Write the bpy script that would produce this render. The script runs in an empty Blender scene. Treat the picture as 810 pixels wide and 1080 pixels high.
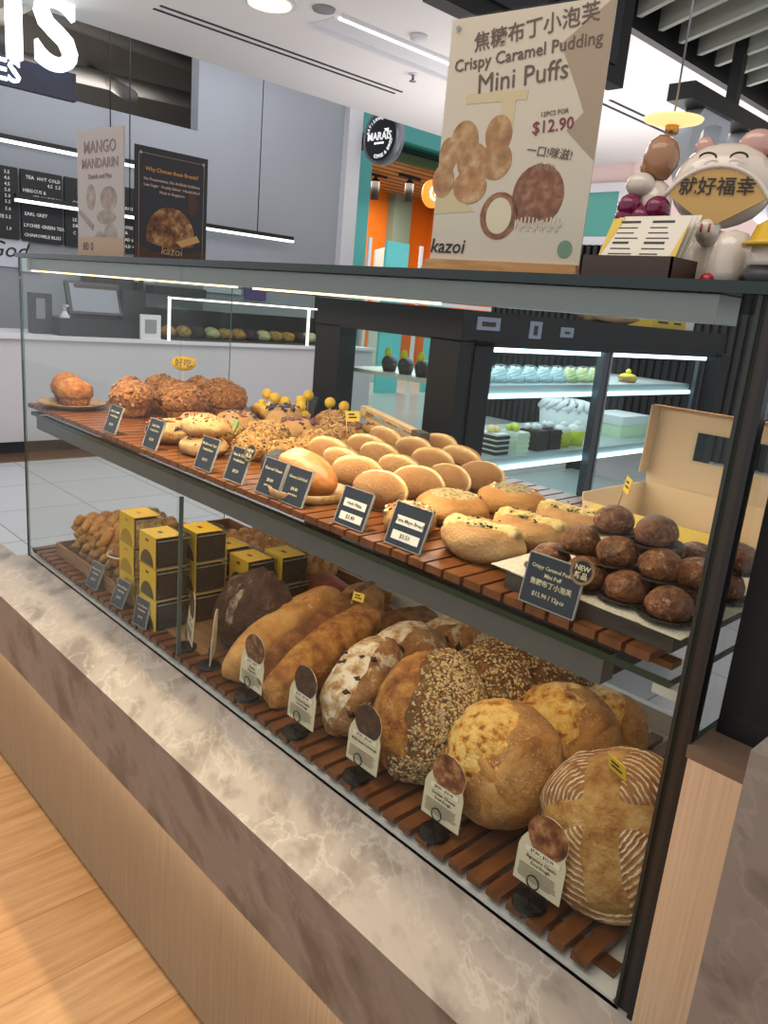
import bpy, bmesh, math, random
from mathutils import Vector, Matrix, Euler, noise
R_ = math.radians
S = bpy.context.scene
COL = S.collection
PI = math.pi
rnd = random.Random(7)

# ---------------------------------------------------------------- camera, world, exposure, area lights
cam_d = bpy.data.cameras.new('camera'); cam = bpy.data.objects.new('camera', cam_d); COL.objects.link(cam)
cam_d.sensor_fit = 'VERTICAL'; cam_d.sensor_height = 36.0; cam_d.lens = 36.0 * 815 / 1080; cam_d.clip_start = 0.02
_r = Matrix(((0.68304563, -0.24484948, 0.68811148), (0.72522259, 0.1156494, -0.67873221), (0.08660755, 0.96263905, 0.25656419)))
cam.matrix_world = Matrix.Translation((0, -0.81, 1.40)) @ _r.to_4x4()
S.camera = cam
S.view_settings.view_transform = 'Standard'; S.view_settings.look = 'None'
S.view_settings.exposure = 0.0; S.view_settings.gamma = 1.0; S.view_settings.use_curve_mapping = False
S.cycles.use_denoising = True
S.cycles.transparent_max_bounces = 24; S.cycles.max_bounces = 7; S.cycles.diffuse_bounces = 3; S.cycles.glossy_bounces = 3
S.cycles.caustics_reflective = False; S.cycles.caustics_refractive = False; S.cycles.sample_clamp_indirect = 4.0
W = bpy.data.worlds.new('mall_air'); S.world = W; W.use_nodes = True
W.node_tree.nodes['Background'].inputs[0].default_value = (0.95, 0.96, 1.0, 1); W.node_tree.nodes['Background'].inputs[1].default_value = 0.90

def area(name, loc, size, power, color, rot=(0, 0, 0), spread=180):
    l = bpy.data.lights.new(name, 'AREA'); l.shape = 'RECTANGLE'; l.size, l.size_y = size; l.energy = power; l.color = color
    l.spread = math.radians(spread)
    o = bpy.data.objects.new(name, l); o.location = loc; o.rotation_euler = rot; COL.objects.link(o); return o
area('case_led_light', (-1.50, 0.075, 1.392), (1.55, 0.03), 14, (1.0, 0.78, 0.52))
area('case_led_light', (-1.30, 0.60, 1.385), (1.9, 0.03), 4, (1.0, 0.82, 0.60))
area('shelf_led_light', (-1.35, 0.16, 0.985), (1.85, 0.03), 2.6, (1.0, 0.78, 0.52))
area('ceiling_panel_light', (-0.9, -0.9, 3.2), (2.6, 1.2), 28, (1.0, 0.93, 0.83))
area('ceiling_panel_light', (-4.6, 2.5, 3.2), (1.6, 3.0), 45, (1.0, 0.97, 0.93))
area('cafe_ceiling_light', (-7.2, 3.0, 3.9), (0.5, 3.5), 26, (0.92, 0.95, 1.0))
area('ceiling_fill_uplight', (-3.6, -0.6, 2.2), (4.0, 1.6), 66, (1.0, 0.96, 0.92), (PI, 0, 0))  # unseen fill facing up, added to brighten the white ceiling
area('ceiling_fill_uplight', (-3.4, 5.6, 1.9), (5.0, 3.0), 92, (1.0, 0.93, 0.93), (PI, 0, 0))  # second added upward fill, for the far ceiling; no fitting stands here
area('void_fill_light', (-9.4, 2.5, 3.2), (0.6, 3.0), 60, (1.0, 0.95, 0.9), (PI, 0, 0))  # fill added to lift the dark void above the menu wall, no known lamp
area('skirt_led_light', (-1.6, -0.193, 0.382), (3.4, 0.012), 1.5, (1.0, 0.86, 0.7))
area('chiller_light', (-1.70, 1.60, 1.315), (0.35, 1.3), 5.5, (0.88, 0.96, 1.0))
area('chiller_light', (-1.70, 1.60, 1.155), (0.45, 1.3), 3, (0.88, 0.96, 1.0))
area('chiller_light', (-1.70, 1.60, 0.925), (0.45, 1.3), 2, (0.88, 0.96, 1.0))
area('orange_shop_light', (-10.6, 9.0, 3.5), (2.2, 3.0), 220, (1.0, 0.86, 0.68))
area('shop_front_light', (-8.2, 8.0, 3.6), (1.0, 3.0), 90, (1.0, 0.95, 0.9), (0, R_(-35), 0))
area('far_mall_light', (-2.6, 4.0, 3.2), (2.5, 1.0), 40, (1.0, 0.88, 0.84))

# ---------------------------------------------------------------- materials
def lin(h):
    h = h.lstrip('#'); o = []
    for i in (0, 2, 4):
        c = int(h[i:i+2], 16) / 255; o.append(c / 12.92 if c <= 0.04045 else ((c + 0.055) / 1.055) ** 2.4)
    return (*o, 1)
MATS = {}
def mat(name, col, rough=0.5, metal=0.0, emit=None, es=1.0, spec=0.5):
    if name in MATS: return MATS[name]
    m = bpy.data.materials.new(name); m.use_nodes = True; b = m.node_tree.nodes['Principled BSDF']
    b.inputs['Base Color'].default_value = lin(col); b.inputs['Roughness'].default_value = rough; b.inputs['Metallic'].default_value = metal
    b.inputs['Specular IOR Level'].default_value = spec
    if emit: b.inputs['Emission Color'].default_value = lin(emit); b.inputs['Emission Strength'].default_value = es
    MATS[name] = m; return m
def nt(m):
    t = m.node_tree; return t, t.nodes, t.links, t.nodes['Principled BSDF']
def node(N, t, **kw):
    n = N.new(t)
    for k, v in kw.items():
        if k in ('operation', 'blend_type', 'data_type', 'feature', 'wave_type', 'bands_direction', 'rings_direction', 'distance', 'noise_dimensions', 'wave_profile', 'offset', 'squash'): setattr(n, k, v)
        else: n.inputs[k].default_value = v
    return n
def ramp(N, stops):
    r = N.new('ShaderNodeValToRGB'); e = r.color_ramp.elements
    while len(e) > 1: e.remove(e[-1])
    e[0].position = stops[0][0]; e[0].color = lin(stops[0][1])
    for p, c in stops[1:]:
        x = e.new(p); x.color = lin(c)
    return r
def coords(N, L, rand=True, scale=(1, 1, 1)):
    tc = N.new('ShaderNodeTexCoord'); mp = N.new('ShaderNodeMapping'); mp.inputs['Scale'].default_value = scale
    L.new(tc.outputs['Object'], mp.inputs['Vector'])
    if rand:
        oi = N.new('ShaderNodeObjectInfo'); mu = node(N, 'ShaderNodeMath', operation='MULTIPLY'); mu.inputs[1].default_value = 37.0
        L.new(oi.outputs['Random'], mu.inputs[0]); L.new(mu.outputs[0], mp.inputs['Location'])
    return tc, mp
def bread(name, stops, scale=30, detail=5, zstops=None, zmix=0.5, fleck=None, fleck_amt=0.55, fleck_scale=55, bump=0.5, rough=0.62, bscale=180, crack=None, crack_scale=60, crack_w=0.06):
    if name in MATS: return MATS[name]
    m = bpy.data.materials.new(name); m.use_nodes = True; t, N, L, b = nt(m)
    tc, mp = coords(N, L)
    n1 = node(N, 'ShaderNodeTexNoise', Scale=scale, Detail=detail, Roughness=0.62); L.new(mp.outputs[0], n1.inputs['Vector'])
    r = ramp(N, stops); L.new(n1.outputs['Fac'], r.inputs[0]); out = r.outputs[0]
    if zstops:
        sx = N.new('ShaderNodeSeparateXYZ'); L.new(tc.outputs['Generated'], sx.inputs[0])
        wob = node(N, 'ShaderNodeMath', operation='MULTIPLY_ADD'); wob.inputs[1].default_value = 0.22; L.new(n1.outputs['Fac'], wob.inputs[0]); L.new(sx.outputs['Z'], wob.inputs[2])
        off = node(N, 'ShaderNodeMath', operation='SUBTRACT'); L.new(wob.outputs[0], off.inputs[0]); off.inputs[1].default_value = 0.11
        zr = ramp(N, zstops); L.new(off.outputs[0], zr.inputs[0])
        mx = node(N, 'ShaderNodeMix', data_type='RGBA'); mx.inputs['Factor'].default_value = zmix
        L.new(out, mx.inputs['A']); L.new(zr.outputs[0], mx.inputs['B']); out = mx.outputs['Result']
    if fleck:
        n2 = node(N, 'ShaderNodeTexNoise', Scale=fleck_scale, Detail=6, Roughness=0.7); L.new(mp.outputs[0], n2.inputs['Vector'])
        fr = ramp(N, [(fleck_amt, '#000000'), (min(1, fleck_amt + 0.09), '#ffffff')]); L.new(n2.outputs['Fac'], fr.inputs[0])
        mx = node(N, 'ShaderNodeMix', data_type='RGBA'); mx.inputs['B'].default_value = lin(fleck)
        L.new(fr.outputs[0], mx.inputs['Factor']); L.new(out, mx.inputs['A']); out = mx.outputs['Result']
    if crack:
        vo = node(N, 'ShaderNodeTexVoronoi', feature='DISTANCE_TO_EDGE', Scale=crack_scale)
        wv = node(N, 'ShaderNodeMix', data_type='VECTOR'); wv.inputs['Factor'].default_value = 0.03
        L.new(mp.outputs[0], wv.inputs[4]); L.new(n1.outputs['Color'], wv.inputs[5]); L.new(wv.outputs[1], vo.inputs['Vector'])
        cr = ramp(N, [(0.0, '#ffffff'), (crack_w, '#000000')]); L.new(vo.outputs['Distance'], cr.inputs[0])
        n3 = node(N, 'ShaderNodeTexNoise', Scale=35.0); L.new(mp.outputs[0], n3.inputs['Vector'])
        mm = node(N, 'ShaderNodeMath', operation='MULTIPLY'); L.new(cr.outputs[0], mm.inputs[0]); L.new(n3.outputs['Fac'], mm.inputs[1])
        mx = node(N, 'ShaderNodeMix', data_type='RGBA'); mx.inputs['B'].default_value = lin(crack)
        L.new(mm.outputs[0], mx.inputs['Factor']); L.new(out, mx.inputs['A']); out = mx.outputs['Result']
    L.new(out, b.inputs['Base Color']); b.inputs['Roughness'].default_value = rough
    bn = node(N, 'ShaderNodeTexNoise', Scale=bscale, Detail=5, Roughness=0.65); L.new(mp.outputs[0], bn.inputs['Vector'])
    b2 = node(N, 'ShaderNodeTexNoise', Scale=bscale*0.22, Detail=6, Roughness=0.6, Distortion=0.8); L.new(mp.outputs[0], b2.inputs['Vector'])
    ab = node(N, 'ShaderNodeMath', operation='SUBTRACT'); ab.inputs[1].default_value = 0.5; L.new(b2.outputs['Fac'], ab.inputs[0])
    ac = node(N, 'ShaderNodeMath', operation='ABSOLUTE'); L.new(ab.outputs[0], ac.inputs[0])
    ad = node(N, 'ShaderNodeMath', operation='MULTIPLY_ADD'); ad.inputs[1].default_value = 2.2; L.new(ac.outputs[0], ad.inputs[0]); L.new(bn.outputs['Fac'], ad.inputs[2])
    bp = node(N, 'ShaderNodeBump', Strength=min(1, bump*1.1), Distance=0.006); L.new(ad.outputs[0], bp.inputs['Height']); L.new(bp.outputs[0], b.inputs['Normal'])
    MATS[name] = m; return m
def wood(name, c1, c2, c3, scale=(1, 1, 1), rough=0.4, grain=40, dist=3.0, bump=0.05):
    if name in MATS: return MATS[name]
    m = bpy.data.materials.new(name); m.use_nodes = True; t, N, L, b = nt(m)
    tc, mp = coords(N, L, False, scale)
    n1 = node(N, 'ShaderNodeTexNoise', Scale=grain, Detail=6, Roughness=0.6, Distortion=dist * 0.1); L.new(mp.outputs[0], n1.inputs['Vector'])
    r = ramp(N, [(0.3, c1), (0.5, c2), (0.72, c3)]); L.new(n1.outputs['Fac'], r.inputs[0]); L.new(r.outputs[0], b.inputs['Base Color'])
    b.inputs['Roughness'].default_value = rough
    bp = node(N, 'ShaderNodeBump', Strength=bump, Distance=0.003); L.new(n1.outputs['Fac'], bp.inputs['Height']); L.new(bp.outputs[0], b.inputs['Normal'])
    MATS[name] = m; return m
def glass(name, tint='#f2faf6', refl=0.8, rough=0.02):
    if name in MATS: return MATS[name]
    m = bpy.data.materials.new(name); m.use_nodes = True; t = m.node_tree; N, L = t.nodes, t.links; N.clear()
    o = N.new('ShaderNodeOutputMaterial'); mx = N.new('ShaderNodeMixShader'); tr = N.new('ShaderNodeBsdfTransparent'); gl = N.new('ShaderNodeBsdfGlossy')
    tr.inputs[0].default_value = lin(tint); gl.inputs['Roughness'].default_value = rough
    lw = N.new('ShaderNodeLayerWeight'); lw.inputs[0].default_value = 0.5
    pw = N.new('ShaderNodeMath'); pw.operation = 'POWER'; pw.inputs[1].default_value = 5.0; L.new(lw.outputs['Facing'], pw.inputs[0])
    fr = N.new('ShaderNodeMath'); fr.operation = 'MULTIPLY_ADD'; fr.inputs[1].default_value = 0.5; fr.inputs[2].default_value = 0.009; L.new(pw.outputs[0], fr.inputs[0])
    mu = N.new('ShaderNodeMath'); mu.operation = 'MULTIPLY'; mu.inputs[1].default_value = refl
    L.new(fr.outputs[0], mu.inputs[0]); L.new(mu.outputs[0], mx.inputs[0]); L.new(tr.outputs[0], mx.inputs[1]); L.new(gl.outputs[0], mx.inputs[2]); L.new(mx.outputs[0], o.inputs[0])
    MATS[name] = m; return m
def marble(name, base, mid, vein, rough=0.35, scale=9.0):
    """stone with long soft streaks that run aslant through the slab"""
    m = bpy.data.materials.new(name); m.use_nodes = True; t, N, L, b = nt(m)
    tc = N.new('ShaderNodeTexCoord'); d = Vector((1, -0.75, -0.65)).normalized()
    dt = N.new('ShaderNodeVectorMath'); dt.operation = 'DOT_PRODUCT'; dt.inputs[1].default_value = d; L.new(tc.outputs['Object'], dt.inputs[0])
    sc = N.new('ShaderNodeVectorMath'); sc.operation = 'SCALE'; sc.inputs[0].default_value = d * -0.86; L.new(dt.outputs['Value'], sc.inputs['Scale'])
    ad = N.new('ShaderNodeVectorMath'); ad.operation = 'ADD'; L.new(tc.outputs['Object'], ad.inputs[0]); L.new(sc.outputs[0], ad.inputs[1])
    n0 = node(N, 'ShaderNodeTexNoise', Scale=3.0, Detail=3); L.new(tc.outputs['Object'], n0.inputs['Vector'])
    wm = N.new('ShaderNodeVectorMath'); wm.operation = 'SCALE'; wm.inputs['Scale'].default_value = 0.07; L.new(n0.outputs['Color'], wm.inputs[0])
    wa = N.new('ShaderNodeVectorMath'); wa.operation = 'ADD'; L.new(ad.outputs[0], wa.inputs[0]); L.new(wm.outputs[0], wa.inputs[1])
    n1 = node(N, 'ShaderNodeTexNoise', Scale=scale, Detail=9, Roughness=0.58, Distortion=0.15); L.new(wa.outputs[0], n1.inputs['Vector'])
    r = ramp(N, [(0.36, mid), (0.48, base), (0.55, base), (0.66, mid)]); L.new(n1.outputs['Fac'], r.inputs[0])
    n2 = node(N, 'ShaderNodeTexNoise', Scale=scale*1.7, Detail=7, Roughness=0.6, Distortion=0.2); L.new(wa.outputs[0], n2.inputs['Vector'])
    r2 = ramp(N, [(0.47, '#000000'), (0.505, '#a8a8a8'), (0.53, '#202020'), (0.60, '#000000')]); L.new(n2.outputs['Fac'], r2.inputs[0])
    n3 = node(N, 'ShaderNodeTexNoise', Scale=3.5, Detail=2); L.new(tc.outputs['Object'], n3.inputs['Vector'])
    r3 = ramp(N, [(0.36, '#303030'), (0.56, '#ffffff')]); L.new(n3.outputs['Fac'], r3.inputs[0])
    mu = node(N, 'ShaderNodeMath', operation='MULTIPLY'); L.new(r2.outputs[0], mu.inputs[0]); L.new(r3.outputs[0], mu.inputs[1])
    mx = node(N, 'ShaderNodeMix', data_type='RGBA'); mx.inputs['B'].default_value = lin(vein)
    L.new(mu.outputs[0], mx.inputs['Factor']); L.new(r.outputs[0], mx.inputs['A']); L.new(mx.outputs['Result'], b.inputs['Base Color'])
    b.inputs['Roughness'].default_value = rough; MATS[name] = m; return m
def tiles(name, c1, c2, mortar, w, h, rough=0.3, bias=0.0, off=0.5, msize=0.004, grain=None):
    m = bpy.data.materials.new(name); m.use_nodes = True; t, N, L, b = nt(m)
    tc, mp = coords(N, L, False)
    bk = N.new('ShaderNodeTexBrick'); bk.offset = off
    bk.inputs['Color1'].default_value = lin(c1); bk.inputs['Color2'].default_value = lin(c2); bk.inputs['Mortar'].default_value = lin(mortar)
    bk.inputs['Scale'].default_value = 1.0; bk.inputs['Mortar Size'].default_value = msize; bk.inputs['Brick Width'].default_value = w; bk.inputs['Row Height'].default_value = h
    bk.inputs['Bias'].default_value = bias
    L.new(mp.outputs[0], bk.inputs['Vector']); out = bk.outputs['Color']
    if grain:
        gm = N.new('ShaderNodeMapping'); gm.inputs['Scale'].default_value = (2.0, 28, 1); L.new(tc.outputs['Object'], gm.inputs['Vector'])
        n1 = node(N, 'ShaderNodeTexNoise', Scale=2.2, Detail=7, Roughness=0.6); L.new(gm.outputs[0], n1.inputs['Vector'])
        r = ramp(N, [(0.3, grain), (0.62, '#ffffff')]); L.new(n1.outputs['Fac'], r.inputs[0])
        mx = node(N, 'ShaderNodeMix', data_type='RGBA', blend_type='MULTIPLY'); mx.inputs['Factor'].default_value = 0.55
        L.new(out, mx.inputs['A']); L.new(r.outputs[0], mx.inputs['B']); out = mx.outputs['Result']
    L.new(out, b.inputs['Base Color']); b.inputs['Roughness'].default_value = rough; MATS[name] = m; return m

# ---------------------------------------------------------------- mesh helpers
class MB:
    def __init__(s): s.v = []; s.f = []; s.mi = []; s.sm = []
    def add(s, vs, fs, mi=0, smooth=False):
        o = len(s.v); s.v += [tuple(v) for v in vs]
        for f in fs: s.f.append([i + o for i in f]); s.mi.append(mi); s.sm.append(smooth)
        return s
    def box(s, x0, x1, y0, y1, z0, z1, mi=0, M=None):
        vs = [Vector(p) for p in ((x0, y0, z0), (x1, y0, z0), (x1, y1, z0), (x0, y1, z0), (x0, y0, z1), (x1, y0, z1), (x1, y1, z1), (x0, y1, z1))]
        if M: vs = [M @ v for v in vs]
        fs = [(3, 2, 1, 0), (4, 5, 6, 7), (0, 1, 5, 4), (1, 2, 6, 5), (2, 3, 7, 6), (3, 0, 4, 7)]
        o = len(s.v); s.v += [tuple(v) for v in vs]
        for k, f in enumerate(fs):
            s.f.append([i + o for i in f]); s.mi.append(mi[k] if isinstance(mi, (tuple, list)) else mi); s.sm.append(False)
        return s
    def cbox(s, c, d, mi=0, M=None):
        return s.box(c[0]-d[0]/2, c[0]+d[0]/2, c[1]-d[1]/2, c[1]+d[1]/2, c[2]-d[2]/2, c[2]+d[2]/2, mi, M)
    def lathe(s, prof, n=24, mi=0, M=None, smooth=True, ribs=0, rib=0.0, cap=True):
        vs = []; fs = []
        for (r, z) in prof:
            for k in range(n):
                a = 2*PI*k/n; rr = r * (1 + (rib * (1 if (k % 2) else -1) if ribs else 0))
                vs.append(Vector((rr*math.cos(a), rr*math.sin(a), z)))
        m = len(prof)
        for i in range(m-1):
            for k in range(n): fs.append((i*n+k, i*n+(k+1) % n, (i+1)*n+(k+1) % n, (i+1)*n+k))
        if cap: fs.append(tuple(range(n-1, -1, -1))); fs.append(tuple((m-1)*n+k for k in range(n)))
        if M: vs = [M @ v for v in vs]
        return s.add(vs, fs, mi, smooth)
    def tube(s, pts, r, n=8, mi=0, closed=False, taper=None):
        pts = [Vector(p) for p in pts]; vs = []; fs = []; m = len(pts)
        for i, p in enumerate(pts):
            t = (pts[(i+1) % m] - pts[i-1]) if closed else (pts[min(i+1, m-1)] - pts[max(i-1, 0)])
            t.normalize(); u = t.orthogonal() if abs(t.z) > 0.95 else t.cross(Vector((0, 0, 1))); u.normalize(); w = t.cross(u)
            rr = r * (taper(i/(m-1)) if taper else 1)
            for k in range(n):
                a = 2*PI*k/n; vs.append(p + u*rr*math.cos(a) + w*rr*math.sin(a))
        for i in range(m if closed else m-1):
            for k in range(n): fs.append((i*n+k, i*n+(k+1) % n, ((i+1) % m)*n+(k+1) % n, ((i+1) % m)*n+k))
        if not closed: fs.append(tuple(range(n-1, -1, -1))); fs.append(tuple((m-1)*n+k for k in range(n)))
        return s.add(vs, fs, mi, True)
    def prism(s, pts, t, M=None, mi=0, smi=None):   # outline in XZ, front face at y=0, back at y=t
        n = len(pts); vs = [Vector((x, 0, z)) for x, z in pts] + [Vector((x, t, z)) for x, z in pts]
        if M: vs = [M @ v for v in vs]
        s.add(vs, [tuple(range(n))], mi); o = len(s.v) - 2*n
        s.f.append([o+n+i for i in range(n-1, -1, -1)]); s.mi.append(mi); s.sm.append(False)
        for i in range(n):
            s.f.append([o+(i+1) % n, o+i, o+n+i, o+n+(i+1) % n]); s.mi.append(mi if smi is None else smi); s.sm.append(False)
        return s
    def ball(s, c, r, sub=2, mi=0, M=None, jit=0.0):
        V0, F0 = ico(sub); c = Vector(c); r = Vector(r) if not isinstance(r, (int, float)) else Vector((r, r, r))
        vs = []
        for v in V0:
            p = Vector((v.x*r.x, v.y*r.y, v.z*r.z))
            if jit: p *= 1 + jit * noise.noise(v*2.3 + c*91)
            if M: p = M @ p
            vs.append(p + c)
        return s.add(vs, F0, mi, True)
    def build(s, name, mats, parent=None, loc=None, rot=None):
        me = bpy.data.meshes.new(name); me.from_pydata(s.v, [], s.f); 
        if not isinstance(mats, (list, tuple)): mats = [mats]
        for m in mats: me.materials.append(m)
        me.polygons.foreach_set('material_index', s.mi); me.polygons.foreach_set('use_smooth', s.sm); me.update()
        return link(name, me, parent, loc, rot)
_ICO = {}
def ico(sub):
    if sub not in _ICO:
        bm = bmesh.new(); bmesh.ops.create_icosphere(bm, subdivisions=sub, radius=1.0); bm.verts.ensure_lookup_table()
        _ICO[sub] = ([v.co.copy() for v in bm.verts], [tuple(v.index for v in f.verts) for f in bm.faces]); bm.free()
    return _ICO[sub]
def link(name, data, parent=None, loc=None, rot=None):
    o = bpy.data.objects.new(name, data); COL.objects.link(o)
    if parent: o.parent = parent
    if loc is not None: o.location = loc
    if rot is not None: o.rotation_euler = rot
    return o
def tag(o, label, cat=None, group=None):
    o['label'] = label
    if cat: o['category'] = cat
    if group: o['group'] = group
    return o
def thing(name, label, cat, loc=(0, 0, 0), rot=(0, 0, 0), group=None):
    o = bpy.data.objects.new(name, None); COL.objects.link(o); o.location = loc; o.rotation_euler = rot; o.empty_display_size = 0.05
    return tag(o, label, cat, group)
def struct(o): o['kind'] = 'structure'; return o
def copy_tree(o, parent=None):
    c = o.copy(); COL.objects.link(c)
    if parent: c.parent = parent
    for ch in list(o.children): copy_tree(ch, c)
    return c
def clone(o, label, loc, rot=None, scale=None, group=None):
    c = copy_tree(o); c.location = loc
    if rot is not None: c.rotation_euler = rot
    if scale is not None: c.scale = (scale,)*3 if isinstance(scale, (int, float)) else scale
    c['label'] = label
    if group: c['group'] = group
    return c
def text_data(s, size, extrude=0.0, align='CENTER', spacing=1.0, bold=0.0, shear=0.0, res=3):
    cu = bpy.data.curves.new('txt', 'FONT'); cu.body = s; cu.size = size; cu.extrude = extrude; cu.align_x = align; cu.align_y = 'CENTER'
    cu.space_character = spacing; cu.resolution_u = res; cu.offset = bold; cu.shear = shear
    t = bpy.data.objects.new('txt', cu); COL.objects.link(t); bpy.context.view_layer.update()
    me = bpy.data.meshes.new_from_object(t.evaluated_get(bpy.context.evaluated_depsgraph_get()))
    bpy.data.objects.remove(t); bpy.data.curves.remove(cu); return me
RX90 = Matrix.Rotation(PI/2, 4, 'X')
def text(name, s, size, m, parent, loc, extrude=0.0003, align='CENTER', bold=0.0, rot=None, shear=0.0, res=2, spacing=1.0):
    """upright lettering facing local -Y"""
    me = text_data(s, size, extrude, align, spacing, bold, shear, res); me.transform(RX90); me.materials.clear(); me.materials.append(m)
    return link(name, me, parent, loc, rot)
def lines(mb, x0, x1, z, n, pitch, h, y, r, mi=0):
    for k in range(n):
        a = x0 + r.random()*0.03*(x1-x0); b = x1 - r.random()*(0.5 if k == n-1 else 0.12)*(x1-x0)
        mb.box(a, b, y-0.0003, y, z-k*pitch-h, z-k*pitch, mi)

# bread surfaces -----------------------------------------------------
class Surf:
    """an organic loaf: a superellipsoid with noise, flattened below, with optional extra shaping"""
    def __init__(s, r, seed=0, amp=0.05, freq=1.6, fine=0.012, ff=7, flat=-0.72, ex=1.0, shape=None, bend=0.0):
        s.r = Vector(r); s.seed = Vector((seed*3.7, seed*1.3, -seed*2.1)); s.amp = amp; s.freq = freq; s.fine = fine; s.ff = ff; s.flat = flat; s.ex = ex; s.shape = shape; s.bend = bend
    def __call__(s, d, off=0.0):
        q = d.copy()
        if s.ex != 1.0:
            q = Vector([math.copysign(abs(c)**s.ex, c) for c in q])
        k = 1 + s.amp*noise.noise(d*s.freq + s.seed) + s.fine*(noise.noise(d*s.ff + s.seed*2) + 0.5*noise.noise(d*s.ff*2.7 - s.seed))
        if s.shape: k *= s.shape(d)
        p = Vector((q.x*s.r.x, q.y*s.r.y, q.z*s.r.z)) * k
        fl = s.flat*s.r.z
        if p.z < fl: p.z = fl + (p.z - fl)*0.12
        if s.bend: p.x += s.bend*((p.y/s.r.y)**2)*s.r.x
        if off: 
            n = Vector((d.x/s.r.x, d.y/s.r.y, d.z/s.r.z)).normalized(); p += n*off
        return p
def loaf_mesh(surf, sub):
    V0, F0 = ico(sub); mb = MB(); mb.add([surf(v) for v in V0], F0, 0, True); return mb
def shell(name, surf, sub, mask, thick, m, parent, rough=0.35, rf=9):
    """a topping that lies on the loaf where mask > 0 and dips into it at its rim"""
    V0, F0 = ico(sub); idx = {}; vs = []; fs = []
    mk = [mask(v) for v in V0]
    for f in F0:
        if max(mk[i] for i in f) > 0:
            g = []
            for i in f:
                if i not in idx:
                    w = max(-0.25, min(1.0, mk[i]*4)); idx[i] = len(vs)
                    vs.append(surf(V0[i], thick*(w + rough*max(w, 0)*noise.noise(V0[i]*rf + surf.seed))))
                g.append(idx[i])
            fs.append(g)
    mb = MB(); mb.add(vs, fs, 0, True); return mb.build(name, m, parent)
OCT = ([Vector(v) for v in ((1, 0, 0), (0, 1, 0), (-1, 0, 0), (0, -1, 0), (0, 0, 1), (0, 0, -1))], [(0, 1, 4), (1, 2, 4), (2, 3, 4), (3, 0, 4), (1, 0, 5), (2, 1, 5), (3, 2, 5), (0, 3, 5)])
def bits(name, surf, n, mask, sizes, mats, parent, seed=1, wts=None, off=0.0, stuff=True):
    r = random.Random(seed); mb = MB(); k = 0; tries = 0
    while k < n and tries < n*40:
        tries += 1
        d = Vector((r.gauss(0, 1), r.gauss(0, 1), r.gauss(0, 1))).normalized()
        if mask(d) <= r.random()*0.4: continue
        k += 1; j = r.choices(range(len(mats)), wts)[0]; sz = sizes[j]; p = surf(d, off)
        n_ = Vector((d.x/surf.r.x, d.y/surf.r.y, d.z/surf.r.z)).normalized()
        M = n_.to_track_quat('Z', 'Y').to_matrix() @ Matrix.Rotation(r.random()*2*PI, 3, 'Z') @ Matrix.Rotation(r.gauss(0, 0.3), 3, 'X')
        g = 0.75 + 0.5*r.random()
        mb.add([p + M @ Vector((v.x*sz[0]*g, v.y*sz[1]*g, v.z*sz[2]*g)) for v in OCT[0]], OCT[1], j, True)
    o = mb.build(name, mats, parent)
    if stuff: o['kind'] = 'stuff'
    return o
def rest(o, z, sink=0.002):
    """lower or raise a thing so that its lowest point stands at height z"""
    M = o.rotation_euler.to_matrix(); sc = o.scale
    o.location.z = z - sink - min((M @ Vector((v.co.x*sc.x, v.co.y*sc.y, v.co.z*sc.z))).z for v in o.data.vertices); return o
def smooth(e0, e1, x):
    t = max(0.0, min(1.0, (x-e0)/(e1-e0))); return t*t*(3-2*t)
R = math.radians

# ================================================================ the setting
M_white = mat('white_paint', '#d9d9dc', 0.6); M_ceil = mat('ceiling_paint', '#e9e6e3', 0.8); M_grey = mat('grey_wall_paint', '#9fa3aa', 0.7)
M_black = mat('black_metal', '#0c0c0e', 0.4); M_dark = mat('dark_grey', '#24252a', 0.5); M_steel = mat('brushed_steel', '#8d9094', 0.35, 0.9)
M_teal = mat('teal_paint', '#3f9490', 0.5); M_orange = mat('orange_paint', '#d9700f', 0.6); M_navy = mat('navy_board', '#1a1f38', 0.5)
M_lit = mat('lit_white_letter', '#ffffff', 0.5, 0, '#dff4ff', 1.6); M_led = mat('led_tube', '#ffffff', 0.5, 0, '#eef6ff', 2.5); M_warmled = mat('warm_led', '#fff0d8', 0.5, 0, '#ffd9a0', 2.6)
M_txt = mat('white_print', '#e8e8e6', 0.6); M_ink = mat('dark_ink', '#2a1d1a', 0.6)
M_floorwood = tiles('floor_planks', '#d6a66f', '#cf9c63', '#ad7d4c', 1.3, 0.19, 0.42, grain='#c79a68', msize=0.0015)
_m = [n for n in M_floorwood.node_tree.nodes if n.type == 'MAPPING']
_m[0].inputs['Rotation'].default_value = (0, 0, PI/2); _m[1].inputs['Scale'].default_value = (22, 1.6, 1)
M_floortile = tiles('floor_tiles', '#b9bcc0', '#b2b5ba', '#85888c', 0.6, 0.6, 0.25, off=0.0)
struct(MB().box(-7, 2, -4, -0.10, -0.1, 0).build('floor', M_floorwood))
struct(MB().box(-14, 2, -0.10, 12, -0.1, 0).box(-14, -7, -4, -0.10, -0.1, 0).build('floor_tiled', M_floortile))
struct(MB().box(-6.45, -6.12, -1.0, 4.6, -0.01, 0.004).build('trim_1', wood('dark_floor_wood', '#4a3424', '#5d4330', '#6f5540', (3, 1, 1))))
struct(MB().box(-6.6, 0.2, -0.6, 12, 3.30, 3.55).build('ceiling', M_ceil))
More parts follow.
